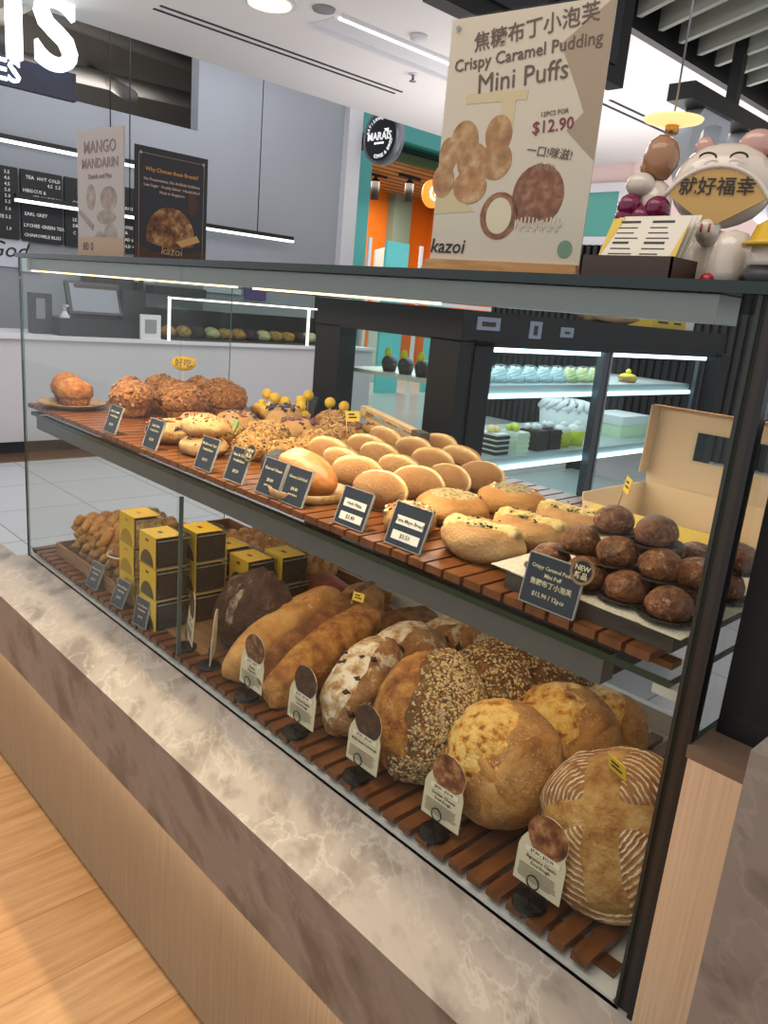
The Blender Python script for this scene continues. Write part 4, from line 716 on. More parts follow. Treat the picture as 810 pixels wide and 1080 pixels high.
# yellow sleeved clear boxes
M_cl = glass('clear_plastic', '#f4f6f5', 0.8, 0.06); M_sleeve = mat('yellow_sleeve', '#cba62a', 0.5); M_sleevep = mat('sleeve_print', '#3c3013', 0.5)
B_cookie = bread('dark_cookie', [(0.3, '#0f0a08'), (0.55, '#1e1511'), (0.75, '#31261f')], 45); B_almond = bread('almond_biscuit', [(0.3, '#8a6236'), (0.55, '#c9a878'), (0.75, '#ead9b8')], 60)
def cookie_box(dark):
    t = thing('cookie_box', 'x', 'box', (0, 0, 0)); w, d, h = 0.094, 0.086, 0.080
    MB().box(0, w, 0, d, 0, h-0.004, 0).build('clear_tub', M_cl, t); MB().box(0.001, w+0.002, -0.001, d+0.002, h-0.009, h-0.004).build('lid', M_cl, t)
    MB().box(0.006, w-0.003, -0.0015, d*0.82, h-0.0035, h-0.002).box(0.006, w-0.003, -0.0022, -0.0012, 0.0, h-0.002).build('sleeve', M_sleeve, t)
    p = MB(); p.prism([(w*0.5+0.034*math.cos(a), 0.002+0.036*math.sin(a)) for a in [R(q) for q in range(0, 181, 15)]], 0.0004, Matrix.Translation((0, -0.0027, 0)))
    p.box(w*0.42, w*0.58, -0.0027, -0.0023, h-0.020, h-0.014).box(w*0.42, w*0.6, d*0.3, d*0.42, h-0.002, h-0.0016).build('print', M_sleevep if dark else mat('print_ochre', '#9c7a1e', 0.5), t)
    r_ = random.Random(5 if dark else 6); c = MB(); c.box(0.004, w-0.005, 0.004, d-0.005, 0.003, h-0.014)
    MB().tube([(w+0.001, 0, h-0.010), (w+0.001, d, h-0.010), (0.001, d, h-0.010)], 0.0012, 6).tube([(w, 0, 0.001), (w, d, 0.001)], 0.0009, 6).build('lid_rim', mat('rim_grey_clear', '#8f8d86', 0.2), t)
    for i in range(4):
        for j in range(4):
            for q in range(4): c.ball((0.014+i*0.0215+r_.uniform(-.002, .002), 0.013+j*0.0195, 0.011+q*0.0165), (0.0135, 0.0125, 0.0105), 1, jit=0.3)
    c.build('biscuits', B_cookie if dark else B_almond, t); return t
BD = cookie_box(True); BP = cookie_box(False); usedb = set()
def put_box(src, x, y, n, lab):
    for k in range(n):
        pos = ['at the bottom', 'in the middle', 'on top'] if n == 3 else ['at the bottom', 'on top']
        L_ = lab % pos[k]
        if src.name not in usedb: usedb.add(src.name); src.location = (x, y, ZL+0.001+0.0805*k); src['label'] = L_; src['group'] = 'yellow sleeved biscuit boxes'
        else: clone(src, L_, (x+rnd.uniform(-.002, .002), y, ZL+0.001+0.0805*k), (0, 0, R(rnd.uniform(-1.5, 1.5))), None, 'yellow sleeved biscuit boxes')
put_box(BD, -1.690, 0.030, 3, 'yellow sleeved dark biscuit box %s of the front stack by the cream labels')
put_box(BP, -1.868, 0.062, 3, 'yellow sleeved box of pale biscuits %s of the leftmost stack')
put_box(BD, -1.685, 0.135, 3, 'yellow sleeved box of dark biscuits %s of the stack behind the front stack')
put_box(BD, -1.640, 0.255, 2, 'yellow sleeved dark biscuit box %s of the middle two-high stack')
put_box(BD, -1.625, 0.352, 2, 'yellow sleeved dark biscuit box %s of the rearmost two-high stack'); put_box(BD, -1.752, 0.262, 2, 'yellow sleeved dark biscuit box %s of the leftmost two-high stack')
# clear tubs with round buns
B_bun = bread('glazed_bun', [(0.3, '#8a4f1e'), (0.55, '#b87a3a'), (0.75, '#d3a566')], 20)
def tub(lab, x, y):
    t = thing('bun_tub', lab, 'tub', (x, y, ZL+0.0045), group='clear tubs of small buns'); MB().lathe([(0.033, 0.0), (0.040, 0.085), (0.043, 0.087), (0.043, 0.092), (0.040, 0.094), (0.034, 0.118), (0.012, 0.128), (0.001, 0.129)], 28, cap=False).build('clear_tub', M_cl, t)
    MB().tube([(0.042*math.cos(a), 0.042*math.sin(a), 0.09) for a in [2*PI*k/24 for k in range(24)]], 0.0022, 6, closed=True).build('rim', mat('tub_rim', '#dcd9d2', 0.2), t)
    b = MB(); b.ball((0, 0, 0.097), (0.028, 0.028, 0.022), 2, jit=.1)
    for q in range(3):
        for k in range(3): b.ball((0.017*math.cos(k*2.1+q), 0.017*math.sin(k*2.1+q), 0.017+q*0.024), 0.015, 2, jit=.2)
    b.build('buns', B_bun, t)
tub('clear tub of buns standing in front of the braided twists', -1.925, 0.100); tub('clear domed tub of buns among the twists behind the yellow boxes, left of two', -1.96, 0.40)
tub('clear domed tub of buns behind the low yellow boxes, its top cut by the shelf', -1.765, 0.46); tub('clear domed tub of buns behind the low yellow boxes, nearest the dark red loaf', -1.66, 0.49)

# acrylic price cards
M_acr = glass('acrylic', '#fcfdfc', 1.2, 0.03); M_cardn = mat('navy_card', '#1d2530', 0.35); M_cardl = mat('card_print', '#d8cda6', 0.6)
def price_card(lab, x, y, z, w, h, txt, rz=0, tilt=-20, sd=1, strips=None, badge=False):
    t = thing('price_card', lab, 'price card', (x, y, z), (0, 0, R(rz))); Tm = Matrix.Rotation(R(tilt), 4, 'X'); r_ = random.Random(sd)
    MB().box(-w/2, w/2, 0.0, 0.0022, 0.001, h, 0, Tm).box(-w/2, w/2, -0.004, 0.035, 0, 0.002).build('acrylic_stand', M_acr, t)
    MB().box(-w/2+0.002, w/2-0.002, -0.0012, -0.0002, 0.003, h-0.002, 0, Tm).build('card', M_cardn, t)
    f = MB()
    for (a, b, c, d) in ((-w/2, w/2, 0.001, 0.0022), (-w/2, w/2, h-0.0012, h), (-w/2, -w/2+0.0012, 0.001, h), (w/2-0.0012, w/2, 0.001, h)): f.box(a, b, -0.0018, 0.0026, c, d, 0, Tm)
    f.build('clear_edge', mat('acrylic_edge', '#a9a8a0', 0.15), t)
    if strips:
        m_ = MB(); [m_.box(-w*0.36, w*0.38, -0.0016, -0.0011, h*a, h*b, 0, Tm) for a, b in ((0.50, 0.70), (0.16, 0.36))]; m_.build('handwritten_strip', mat('strip_paper', '#e6e0cf', 0.7), t)
        rows = [(strips[0], 0.60, 0.0085), (strips[1], 0.26, 0.010)]; mt = M_ink
    else: rows = txt; mt = M_cardl
    for (s_, zf, sz) in rows:
        me = text_data(s_, sz, 0.0001, 'CENTER', 1, 0.0001, 0, 1); me.transform(Tm @ Matrix.Translation((0, -0.0018, h*zf)) @ RX90); me.materials.append(mt); link('lettering', me, t)
    if badge:
        Bm = Tm @ Matrix.Translation((w/2-0.004, -0.003, h*0.93)) @ RX90
        MB().lathe([(0.0, 0.0), (0.0165, 0.0), (0.0175, 0.001), (0.0175, -0.002)], 24, 0, Bm).lathe([(0, 0.0006), (0.0135, 0.0006)], 24, 1, Bm, cap=False).build('round_badge', [mat('badge_rim', '#8c6a48', 0.5), M_black], t)
        for s_, dz in (('NEW', 0.004), ('新品', -0.006)):
            me = text_data(s_, 0.0095, 0.0001, 'CENTER', 1, 0.0002, 0, 1); me.transform(Bm @ Matrix.Translation((0, dz, 0.0012))); me.materials.append(M_cardl); link('badge_lettering', me, t)
    return t
for (x, nm, pr, lab, bd) in ((-1.845, 'Bolo Tomato', '$4.20', 'navy price card in front of the olive topped bread, leftmost on the shelf', 0), (-1.635, 'Garlic Bun', '$3.80', 'navy price card in front of the stacked pale breads, second from the left', 0), (-1.400, 'Mushroom Tart', '$4.50', 'navy price card at the left end of the cheese speckled breads', 0), (-1.283, 'Ham & Cheese', '$4.50', 'navy price card with a small round badge, in front of the charcoal bun', 1)):
    price_card(lab, x, 0.024, ZU, 0.066, 0.072, [(nm, 0.78, 0.0085), ('Freshly Baked', 0.62, 0.007), (pr, 0.32, 0.009)], badge=bd, sd=int(-x*100))
price_card('navy price card in front of the charcoal bun, left of two touching cards', -1.168, 0.024, ZU, 0.070, 0.072, [('Charcoal Cheese', 0.72, 0.008), ('$4.80', 0.42, 0.009), ('per piece', 0.28, 0.007)], sd=3); price_card('navy price card in front of the cheese topped roll, right of two touching cards', -1.092, 0.024, ZU, 0.070, 0.072, [('Cheese Soft Roll', 0.72, 0.008), ('$4.80', 0.42, 0.009), ('per piece', 0.28, 0.007)], sd=4)
price_card('navy price card with two paper strips, in front of the herb pizza bread', -0.932, 0.026, ZU, 0.074, 0.068, None, strips=('Herb Pizza', '$3.80')); price_card('navy price card with two paper strips, in front of the cheese filled oval breads', -0.802, 0.026, ZU, 0.080, 0.072, None, strips=('Tuna Mayo Bread', '$3.50'))
price_card('large navy price card with a round new badge, in front of the brown cream puffs', -0.520, 0.013, ZU, 0.086, 0.070, [('Crispy Caramel Pudding', 0.76, 0.0073), ('Mini Puff', 0.62, 0.0075), ('焦糖布丁小泡芙', 0.46, 0.0092), ('$12.90 / 12pcs', 0.24, 0.0085)], badge=True, tilt=-12)
for x, nm, lab in ((-1.955, 'Almond Twist', 'black price card in front of the clear bun tub, leftmost on the lower tray'), (-1.80, 'Almond Biscuit', 'black price card in front of the pale biscuit boxes'), (-1.655, 'Cocoa Biscuit', 'black price card leaning in front of the dark biscuit boxes')):
    price_card(lab, x, 0.012 if x > -1.7 else 0.02, ZL, 0.060, 0.072, [(nm, 0.74, 0.0078), ('Freshly Baked', 0.58, 0.006), ('$9.90', 0.34, 0.009)], rz=4, tilt=-12 if x > -1.7 else -22)

# ================================================================ breads on the glass shelf
B_muf = bread('crumb_muffin', [(0.28, '#542c0e'), (0.48, '#8c5420'), (0.7, '#b58046')], 60, detail=7, bump=1.0, bscale=130); B_muf2 = bread('plain_muffin', [(0.3, '#6e3a10'), (0.5, '#a05f22'), (0.72, '#bf8442')], 40, detail=8, bump=0.9)
B_crumb = bread('muffin_crumble', [(0.3, '#6e401a'), (0.5, '#a06a30'), (0.7, '#c49860')], 90, bump=0.9)
def muffin(label, x, y, z, r, h, m, crumb, sd, grp, rot=(0, 0, 0)):
    t = thing('muffin', label, 'muffin', (x, y, z), [R(a) for a in rot], grp)
    MB().lathe([(r*0.72, 0), (r*0.80, h*0.12), (r*0.93, h*0.5)], 40, ribs=1, rib=0.02).build('base', m, t)
    sf = Surf((r, r, h*0.55), sd, 0.10, 2.2, 0.07 if crumb else 0.03, 9, flat=-0.35); o = loaf_mesh(sf, 4).build('dome', m, t, (0, 0, h*0.52))
    if crumb: bits('crumble', sf, 160, lambda d: d.z + 0.3, [(0.008, 0.006, 0.005)], [B_crumb], o, sd)
    return t
t = thing('small_plate', 'small pale wooden plate under two plain muffins at the left end of the shelf', 'plate', (-2.255, 0.10, ZU)); MB().lathe([(0.0, 0.0), (0.062, 0.0), (0.072, 0.006), (0.092, 0.014), (0.094, 0.018), (0.09, 0.018), (0.07, 0.010), (0.0, 0.009)], 40, cap=False).build('plate', wood('plate_wood', '#6f5232', '#86673f', '#9a7b52', (2, 2, 2)), t)
muffin('plain brown muffin lying tilted at the back of the small plate', -2.305, 0.108, ZU+0.016, 0.044, 0.075, B_muf2, False, 71, 'plain muffins on the plate', (0, -18, 0)); muffin('plain orange brown muffin at the front of the small plate', -2.232, 0.098, ZU+0.012, 0.050, 0.072, B_muf2, False, 72, 'plain muffins on the plate')
for k, (x, y, r, lab) in enumerate(((-2.10, 0.225, 0.046, 'crumb topped muffin, leftmost of the big group'), (-2.035, 0.20, 0.060, 'large crumb topped muffin at the front left of the group'), (-2.15, 0.345, 0.050, 'crumb topped muffin at the back, by the yellow speech flag'), (-2.035, 0.335, 0.052, 'crumb topped muffin in the middle of the group'), (-2.12, 0.465, 0.052, 'crumb topped muffin at the back centre of the group'), (-1.945, 0.315, 0.060, 'large crumb topped muffin at the front right of the group'), (-2.06, 0.50, 0.052, 'crumb topped muffin at the back right of the group'), (-1.965, 0.47, 0.056, 'crumb topped muffin, rightmost of the group'))):
    muffin(lab, x-0.045, y, ZU, r, 0.095, B_muf, True, 80+k, 'crumb topped muffins')
t = thing('yellow_speech_flag', 'yellow oval flag with a dark print standing behind the crumb muffins', 'flag', (-2.17, 0.41, ZU), (0, 0, R(48))); MB().tube([(0, 0, 0), (0, 0, 0.135)], 0.0015, 6).build('stick', M_oat, t); MB().lathe([(0.0, -0.001), (0.036, -0.001), (0.036, 0.001), (0, 0.001)], 28, 0, Matrix.Translation((0, -0.003, 0.142)) @ Matrix.Diagonal((1.0, 1, 0.62, 1)) @ RX90).build('flag', M_sleeve, t); text('lettering', '好吃', 0.026, M_ink, t, (0, -0.0045, 0.142)); MB().box(0.022, 0.038, -0.003, -0.002, 0.135, 0.160).build('tag', M_sleeve, t)
# danish and savoury breads
B_dan = bread('danish_dough', [(0.3, '#8f6331'), (0.5, '#b78b52'), (0.72, '#cfae7e')], 18, detail=8, zstops=[(0.0, '#9c6c38'), (0.4, '#c7a470'), (1.0, '#a06a34')], zmix=0.5, bump=0.45)
B_speck = bread('cheese_speckled', [(0.3, '#7a4a1e'), (0.5, '#a8783c'), (0.72, '#c4a064')], 50, detail=7, bump=0.9); M_olive = mat('black_olive', '#1e1618', 0.35); M_tom = mat('dried_tomato', '#8c3a22', 0.5); M_berry = mat('blueberry', '#2c2c42', 0.45); M_chip = mat('choc_chip', '#5f3a1e', 0.6); M_chsh = mat('cheese_shred', '#c4a262', 0.5); M_herb = mat('green_herb', '#62713a', 0.6); M_cream2 = mat('cream_bit', '#d9c498', 0.5); M_bacon = mat('bacon_bit', '#a4552f', 0.5); M_onion = mat('purple_onion', '#6b3f4a', 0.5)
def topped(name, label, x, y, z, r_, sd, m, n, sizes, mats, wts=None, rz=0, grp=None, dent=0.25, sub=4, tilt=0, region=0.35):
    sf = Surf(r_, sd, 0.07, 1.8, 0.015, 6, shape=(lambda d: 1 - dent*smooth(0.72, 0.98, d.z)) if dent else None)
    o = bread_obj(name, label, 'bread', sf, sub, m, (x, y, z), (tilt, 0, rz), z, grp)
    bits('topping', sf, n, lambda d: (d.z - region)*1.2, sizes, mats, o, sd, wts); return o
b3 = (0.006, 0.005, 0.004); b2 = (0.0034, 0.0028, 0.0022); b4 = (0.012, 0.008, 0.004)
topped('olive_bread', 'pale ring bread with olives and tomato behind the leftmost price card', -1.705, 0.115, ZU, (0.062, 0.058, 0.036), 101, B_dan, 44, [b4, b4, b2], [M_olive, M_tom, M_cream2], [3, 3, 2], 10, None, 0.4, 4, 0, 0.05)
topped('olive_bread', 'pale bread with olives and tomato, behind the front olive bread', -1.80, 0.25, ZU, (0.055, 0.055, 0.034), 102, B_dan, 36, [b4, b4, b2], [M_olive, M_tom, M_cream2], [3, 3, 2], 0, None, 0.4, 4, 0, 0.05)
topped('chilli_bread', 'pale bread with reddish speckles, lower of two stacked behind the second price card', -1.545, 0.115, ZU, (0.058, 0.055, 0.028), 103, B_dan, 40, [b2, b2], [M_tom, M_chip], None, 0, 'stacked pale breads', 0.0)
topped('chilli_bread', 'pale bread with reddish speckles, upper of two stacked behind the second price card', -1.555, 0.12, ZU+0.045, (0.056, 0.053, 0.027), 104, B_dan, 60, [b2, b2], [M_tom, M_chip], None, 30, 'stacked pale breads', 0.0)
o = MB().tube([(-0.03, 0, 0), (-0.01, 0.004, 0.004), (0.012, 0.0, 0.003), (0.03, -0.006, -0.004)], 0.006, 8, taper=lambda u: 0.3+0.9*math.sin(PI*min(1, u+0.12))).build('green_chilli', M_herb); o.location = (-1.475, 0.15, ZU+0.075); o.rotation_euler = (0, R(20), R(-30)); tag(o, 'green chilli lying on the speckled breads beside the stacked pale breads', 'chilli')
topped('berry_bread', 'oval bread topped with dark berries, in front of the crumb muffins', -1.80, 0.37, ZU, (0.068, 0.055, 0.034), 105, B_dan, 36, [b3, b4, b2], [M_berry, M_tom, M_cream2], [4, 1, 2])
topped('blueberry_bread', 'bread piled with blueberries near the yellow flagged tarts', -1.86, 0.57, ZU, (0.058, 0.055, 0.036), 106, B_dan, 44, [(0.008, 0.008, 0.008)], [M_berry], None, 0, None, 0.3)
topped('onion_bread', 'pale bread with a purple topping in the middle of the shelf', -1.63, 0.45, ZU, (0.060, 0.052, 0.038), 107, B_dan, 40, [b4, b3], [M_onion, M_chip], None, 20)
topped('onion_bread', 'golden roll with a dark chocolate topping beside the sugared buns', -1.545, 0.55, ZU, (0.056, 0.05, 0.036), 108, B_speck, 30, [b4, b3], [M_chip, M_onion], None, 10)
bread_obj('plain_roll', 'plain round pale roll between the berry bread and the purple topped bread', 'bread', Surf((0.038, 0.036, 0.03), 109, 0.06), 4, B_dan, (-1.79, 0.50, 0), (0, 0, 0), ZU)
sp = [(-1.47, 0.20, 'at the front behind the second and third price cards'), (-1.60, 0.33, 'behind the front left one'), (-1.40, 0.26, 'at the front behind the badge price card'), (-1.455, 0.38, 'in the second row, centre'), (-1.365, 0.345, 'right end of the front row by the sugared buns'), (-1.50, 0.47, 'in the third row behind the centre one'), (-1.67, 0.235, 'at the far left by the olive breads'), (-1.53, 0.27, 'between the two left ones'), (-1.42, 0.61, 'at the back by the wooden tongs'), (-1.53, 0.655, 'at the very back left of the tongs'), (-1.64, 0.60, 'at the back beside the blueberry bread'), (-1.72, 0.66, 'at the very back behind the blueberry bread')]
for k, (x, y, lab) in enumerate(sp):
    topped('speckled_cheese_bread', 'cheese bread speckled with brown bits, ' + lab, x, y, ZU, (0.055+0.004*(k % 3), 0.050, 0.034+0.004*(k % 2)), 120+k, B_speck, 200, [b2, (0.007, 0.002, 0.002), b2], [M_chip, M_chsh, M_olive], [4, 5, 2], k*37, 'speckled cheese breads', 0.1, 4, 0, -0.1)
# tarts with yellow flags
for k, (x, y) in enumerate(((-2.02, 0.60), (-1.955, 0.585), (-2.00, 0.655), (-1.935, 0.65), (-1.88, 0.645))):
    t = thing('yellow_tart', 'small bright yellow tart at the back of the shelf, %s of the flagged tarts' % ordn[k], 'tart', (x, y, ZU), group='yellow tarts'); MB().lathe([(0.026, 0), (0.035, 0.025), (0.031, 0.025)], 24, ribs=1, rib=0.03).build('shell', pb, t); MB().ball((0, 0, 0.025), (0.031, 0.031, 0.014), 2).ball((0, 0, 0.037), 0.013, 2).build('filling', mat('custard_yellow', '#ddb42e', 0.35), t)
for k, (x, y) in enumerate(((-1.80, 0.68), (-1.725, 0.69), (-1.65, 0.68))):
    t = thing('chocolate_tart', 'dark chocolate tart at the back edge of the shelf, %s from the left' % ordn[k], 'tart', (x, y, ZU), group='chocolate tarts'); MB().lathe([(0.028, 0), (0.036, 0.022), (0.032, 0.022)], 24, ribs=1, rib=0.03).build('shell', pc, t); MB().ball((0, 0, 0.022), (0.032, 0.032, 0.012), 2).build('filling', M_chip, t)
for k, (x, y, h) in enumerate(((-2.02, 0.62, 0.066), (-1.965, 0.61, 0.062), (-1.995, 0.635, 0.056), (-1.93, 0.625, 0.055), (-1.885, 0.65, 0.064), (-1.90, 0.69, 0.078), (-1.845, 0.62, 0.054), (-1.80, 0.695, 0.070), (-1.735, 0.695, 0.068))):
    t = thing('round_flag', 'round yellow price flag among the tarts at the back, %s from the left' % ordn[k], 'flag', (x, y, ZU), (0, 0, R(55+8*(k % 3))), group='round yellow flags'); MB().tube([(0, 0, 0.02), (0, 0, h)], 0.0012, 6).build('stick', M_oat, t); MB().lathe([(0, -0.0008), (0.0165, -0.0008), (0.0165, 0.0008), (0, 0.0008)], 24, 0, Matrix.Translation((0, -0.002, h)) @ RX90).build('disc', M_sleeve, t)
for x, y, lab in ((-2.245, 0.60, 'dark backed card standing behind the crumb muffins'), (-1.945, 0.715, 'larger dark backed card standing behind the yellow tarts'), (-2.235, 0.28, 'dark backed card standing behind the small plate')):
    t = thing('menu_card', lab, 'card', (x, y, ZU), (0, 0, R(-8))); MB().box(-0.045, 0.045, 0, 0.003, 0, 0.075, 0, Matrix.Rotation(R(-15), 4, 'X')).build('card', M_dark, t); MB().box(-0.045, 0.045, 0, 0.03, 0, 0.003).build('foot', M_dark, t)
# charcoal bun, cheese roll in a round tray
sf = Surf((0.036, 0.036, 0.034), 141, 0.04); bread_obj('charcoal_bun', 'black charcoal bun behind the touching navy price cards', 'bread', sf, 4, bread('charcoal_crust', [(0.35, '#121214'), (0.6, '#26262a'), (0.75, '#4a4a4e')], 30, fleck='#8c8c8c', fleck_amt=0.62), (-1.255, 0.115, 0), (10, 0, 0), ZU+0.006)
t = thing('round_wooden_tray', 'round wooden tray under the cheese topped roll', 'tray', (-1.135, 0.10, ZU)); MB().lathe([(0.0, 0), (0.075, 0), (0.078, 0.004), (0.078, 0.018), (0.074, 0.018), (0.073, 0.006), (0, 0.005)], 40, cap=False).build('tray', wood('plate_wood', '#6f5232', '#86673f', '#9a7b52', (2, 2, 2)), t)
sf = Surf((0.084, 0.043, 0.042), 143, 0.05); o = bread_obj('cheese_roll', 'shiny golden roll with pale cheese on top, in the round wooden tray', 'bread', sf, 5, bread('shiny_roll', [(0.3, '#8f521e'), (0.5, '#b8783a'), (0.72, '#cf9c5c')], 14, detail=7, rough=0.35, bump=0.2), (-1.150, 0.105, 0), (0, 6, -4), ZU+0.006)
shell('cheese_topping', sf, 5, lambda d: 0.42 - (d - Vector((-0.30, -0.25, 0.92))).length + 0.12*noise.noise(d*4), 0.003, bread('pale_cheese', [(0.3, '#c49c58'), (0.5, '#dfc48c'), (0.7, '#ecd9b0')], 60, bump=0.9), o)
# sugared buns in rows
B_don = bread('sugared_bun', [(0.28, '#94602e'), (0.5, '#b58450'), (0.72, '#cca778')], 20, detail=7, fleck='#dccba8', fleck_amt=0.56, fleck_scale=600, zstops=[(0.0, '#a06b34'), (0.30, '#b37d42'), (0.42, '#dcb983'), (0.49, '#f0dcb0'), (0.57, '#e2c08a'), (0.68, '#b98248'), (1.0, '#a06b34')], zmix=0.66, bump=0.9, bscale=420)
cols = [('in the row beside the herb breads', [(-1.005, 0.165), (-1.005, 0.265), (-1.015, 0.365), (-1.005, 0.455)]), ('in the second row from the herb breads', [(-1.125, 0.215), (-1.125, 0.335), (-1.16, 0.475), (-1.15, 0.565)]), ('in the third row from the herb breads', [(-1.24, 0.275), (-1.25, 0.395), (-1.285, 0.54), (-1.29, 0.64)]), ('in the fourth row, against the speckled breads', [(-1.315, 0.30), (-1.335, 0.435), (-1.385, 0.545)])]
don = None
for lab, ps in cols:
    for k, (x, y) in enumerate(ps):
        L_ = 'sugar dusted golden bun %s, %s from the front' % (lab, ordn[k])
        rot = (R((72 if 'beside the herb' in lab else 110)+rnd.uniform(-9, 7)), R(rnd.uniform(-8, 8)), R(14+rnd.uniform(-10, 10)))
        if don is None:
            sf = Surf((0.055, 0.036, 0.036), 151, 0.04, 1.6, 0.008, 6, flat=-0.95); don = loaf_mesh(sf, 5).build('sugared_bun', B_don); don.location = (x, y, 0); don.rotation_euler = rot; tag(don, L_, 'bread', 'sugar dusted buns'); rest(don, ZU); V_ = [sf(Vector((math.cos(a), math.sin(a), 0.0)), -0.0022) for a in [2*PI*i/40 for i in range(40)]]; MB().tube([(v.x, v.y, v.z+0.0015*math.sin(3*i)) for i, v in enumerate(V_)], 0.0056, 8, closed=True).build('pale_seam', bread('bun_seam', [(0.3, '#cfa466'), (0.5, '#e6c890'), (0.7, '#f0dcb2')], 40, bump=0.5), don)
        else: o = clone(don, L_, (x, y, 0), rot, rnd.uniform(0.93, 1.04), 'sugar dusted buns'); rest(o, ZU)
flag_pick('thin wooden pick standing between the speckled breads and the sugared buns', (-1.345, 0.37, ZU+0.09), R(80), 1.2)
# herb filled and cheese breads
B_herb = bread('herb_bun_crust', [(0.3, '#8a5220'), (0.5, '#b58040'), (0.72, '#cfa468')], 17, detail=7, zstops=[(0, '#9c6630'), (0.45, '#cfa664'), (1, '#b07436')], zmix=0.4, bump=0.55)
HB = [b2, b3, b2, b3]; HM = [M_herb, M_cream2, M_olive, M_bacon]
topped('herb_pizza_bread', 'small pizza bread with herbs and red tomato behind the first paper strip card', -0.865, 0.105, ZU, (0.046, 0.045, 0.032), 161, B_herb, 90, HB, HM, [4, 4, 1, 3], 0, None, 0.15)
topped('herb_filled_bread', 'golden bread with a herb and tuna filled hollow, next to the sugared buns', -0.875, 0.225, ZU, (0.068, 0.058, 0.036), 163, B_herb, 130, HB, HM, [5, 4, 2, 2], 20, None, 0.45, 4, 0, 0.72)
topped('herb_filled_bread', 'golden bread with a herb filled hollow at the back, before the bare slats', -0.865, 0.385, ZU, (0.070, 0.056, 0.034), 165, B_herb, 130, HB, HM, [4, 4, 1, 5], 20, None, 0.45, 4, 0, 0.72)
for o_, sd_ in ((bpy.data.objects['herb_filled_bread'], 163), (bpy.data.objects['herb_filled_bread.001'], 165)):
    f_ = Surf((0.068, 0.058, 0.036) if sd_ == 163 else (0.070, 0.056, 0.034), sd_, 0.07, 1.8, 0.015, 6, shape=lambda d: 1 - 0.45*smooth(0.72, 0.98, d.z))
    shell('herb_filling', f_, 4, lambda d: (d.z-0.74)*1.5, 0.009, bread('herb_cream', [(0.3, '#4f5a26'), (0.42, '#8a7a48'), (0.55, '#c9b482'), (0.7, '#a5562c')], 110, detail=4, bump=1.0), o_, 0.8, 12)
def cheese_oval(label, x, y, sd, rz):
    r_ = (0.075, 0.050, 0.036); sf = Surf(r_, sd, 0.06, 1.8, 0.012, 6, shape=lambda d: 1 - 0.28*smooth(0.75, 0.97, d.z)); o = bread_obj('cheese_filled_bread', label, 'bread', sf, 5, B_dan, (x, y, 0), (0, 0, rz), ZU, 'cheese filled oval breads')
    shell('cheese_topping', sf, 5, lambda d: 0.36 - abs(d.y - 0.28*d.x - 0.02) + 0.2*noise.noise(d*4) if d.z > 0.35 and abs(d.x) < 0.8 else -0.1, 0.007, bread('yellow_cheese', [(0.3, '#ab8438'), (0.5, '#d2b872'), (0.72, '#e0cc98')], 50, bump=0.6, rough=0.35), o); bits('herb_specks', sf, 34, lambda d: d.z-0.75, [b2, (0.004, 0.003, 0.002)], [M_herb, M_olive], o, sd, off=0.004)
cheese_oval('cheese filled oval bread at the front beside the paper strip card', -0.715, 0.115, 171, 2); cheese_oval('cheese filled oval bread in the middle, folded cheese on top', -0.705, 0.225, 173, -4); cheese_oval('cheese filled oval bread at the back, beside the brown puffs', -0.70, 0.345, 175, -2)
# wooden tongs
t = thing('wooden_tongs', 'pale wooden tongs lying on the breads at the back of the shelf', 'tongs', (-1.435, 0.615, ZU+0.060), (0, R(4), R(-14))); MB().box(-0.16, 0.13, -0.013, 0.013, 0.012, 0.020).box(-0.16, 0.13, -0.013, 0.013, -0.012, -0.004).box(-0.17, -0.14, -0.013, 0.013, -0.012, 0.020).build('arms', wood('tong_wood', '#b08f60', '#c6a878', '#d6bd92', (0.3, 3, 3)), t); MB().box(0.11, 0.15, -0.015, 0.015, -0.014, 0.022).build('tips', mat('tong_tip', '#4d4843', 0.5), t)
# newspaper lined board of cream puffs
def newsprint():
    m = bpy.data.materials.new('newsprint_paper'); m.use_nodes = True; t_, N, L, b = nt(m); tc, mp = coords(N, L, False)
    w = node(N, 'ShaderNodeTexWave', wave_type='BANDS', bands_direction='Y', Scale=55.0); L.new(mp.outputs[0], w.inputs['Vector']); n2 = node(N, 'ShaderNodeTexNoise', Scale=420.0, Detail=1); L.new(mp.outputs[0], n2.inputs['Vector'])
    r = ramp(N, [(0.66, '#000000'), (0.78, '#ffffff')]); L.new(w.outputs['Fac'], r.inputs[0]); r2 = ramp(N, [(0.42, '#000000'), (0.5, '#ffffff')]); L.new(n2.outputs['Fac'], r2.inputs[0]); mu = node(N, 'ShaderNodeMath', operation='MULTIPLY'); L.new(r.outputs[0], mu.inputs[0]); L.new(r2.outputs[0], mu.inputs[1])
    mx = node(N, 'ShaderNodeMix', data_type='RGBA'); mx.inputs['A'].default_value = lin('#d9cfb8'); mx.inputs['B'].default_value = lin('#8d826e'); L.new(mu.outputs[0], mx.inputs['Factor']); L.new(mx.outputs['Result'], b.inputs['Base Color']); return m
t = thing('serving_board', 'dark wooden board lined with printed paper under the brown puffs', 'board', (-0.52, 0.035, ZU)); MB().box(-0.085, 0.165, 0, 0.33, 0, 0.024).build('board', wood('board_dark', '#2e2822', '#3f372f', '#50463b', (0.3, 3, 3), 0.6), t); MB().prism([(-0.115, 0.004), (0.178, -0.012), (0.182, 0.33), (-0.12, 0.31)], 0.0012, Matrix.Translation((0, 0, 0.0255)) @ Matrix.Rotation(-PI/2, 4, 'X')).build('printed_paper', newsprint(), t)
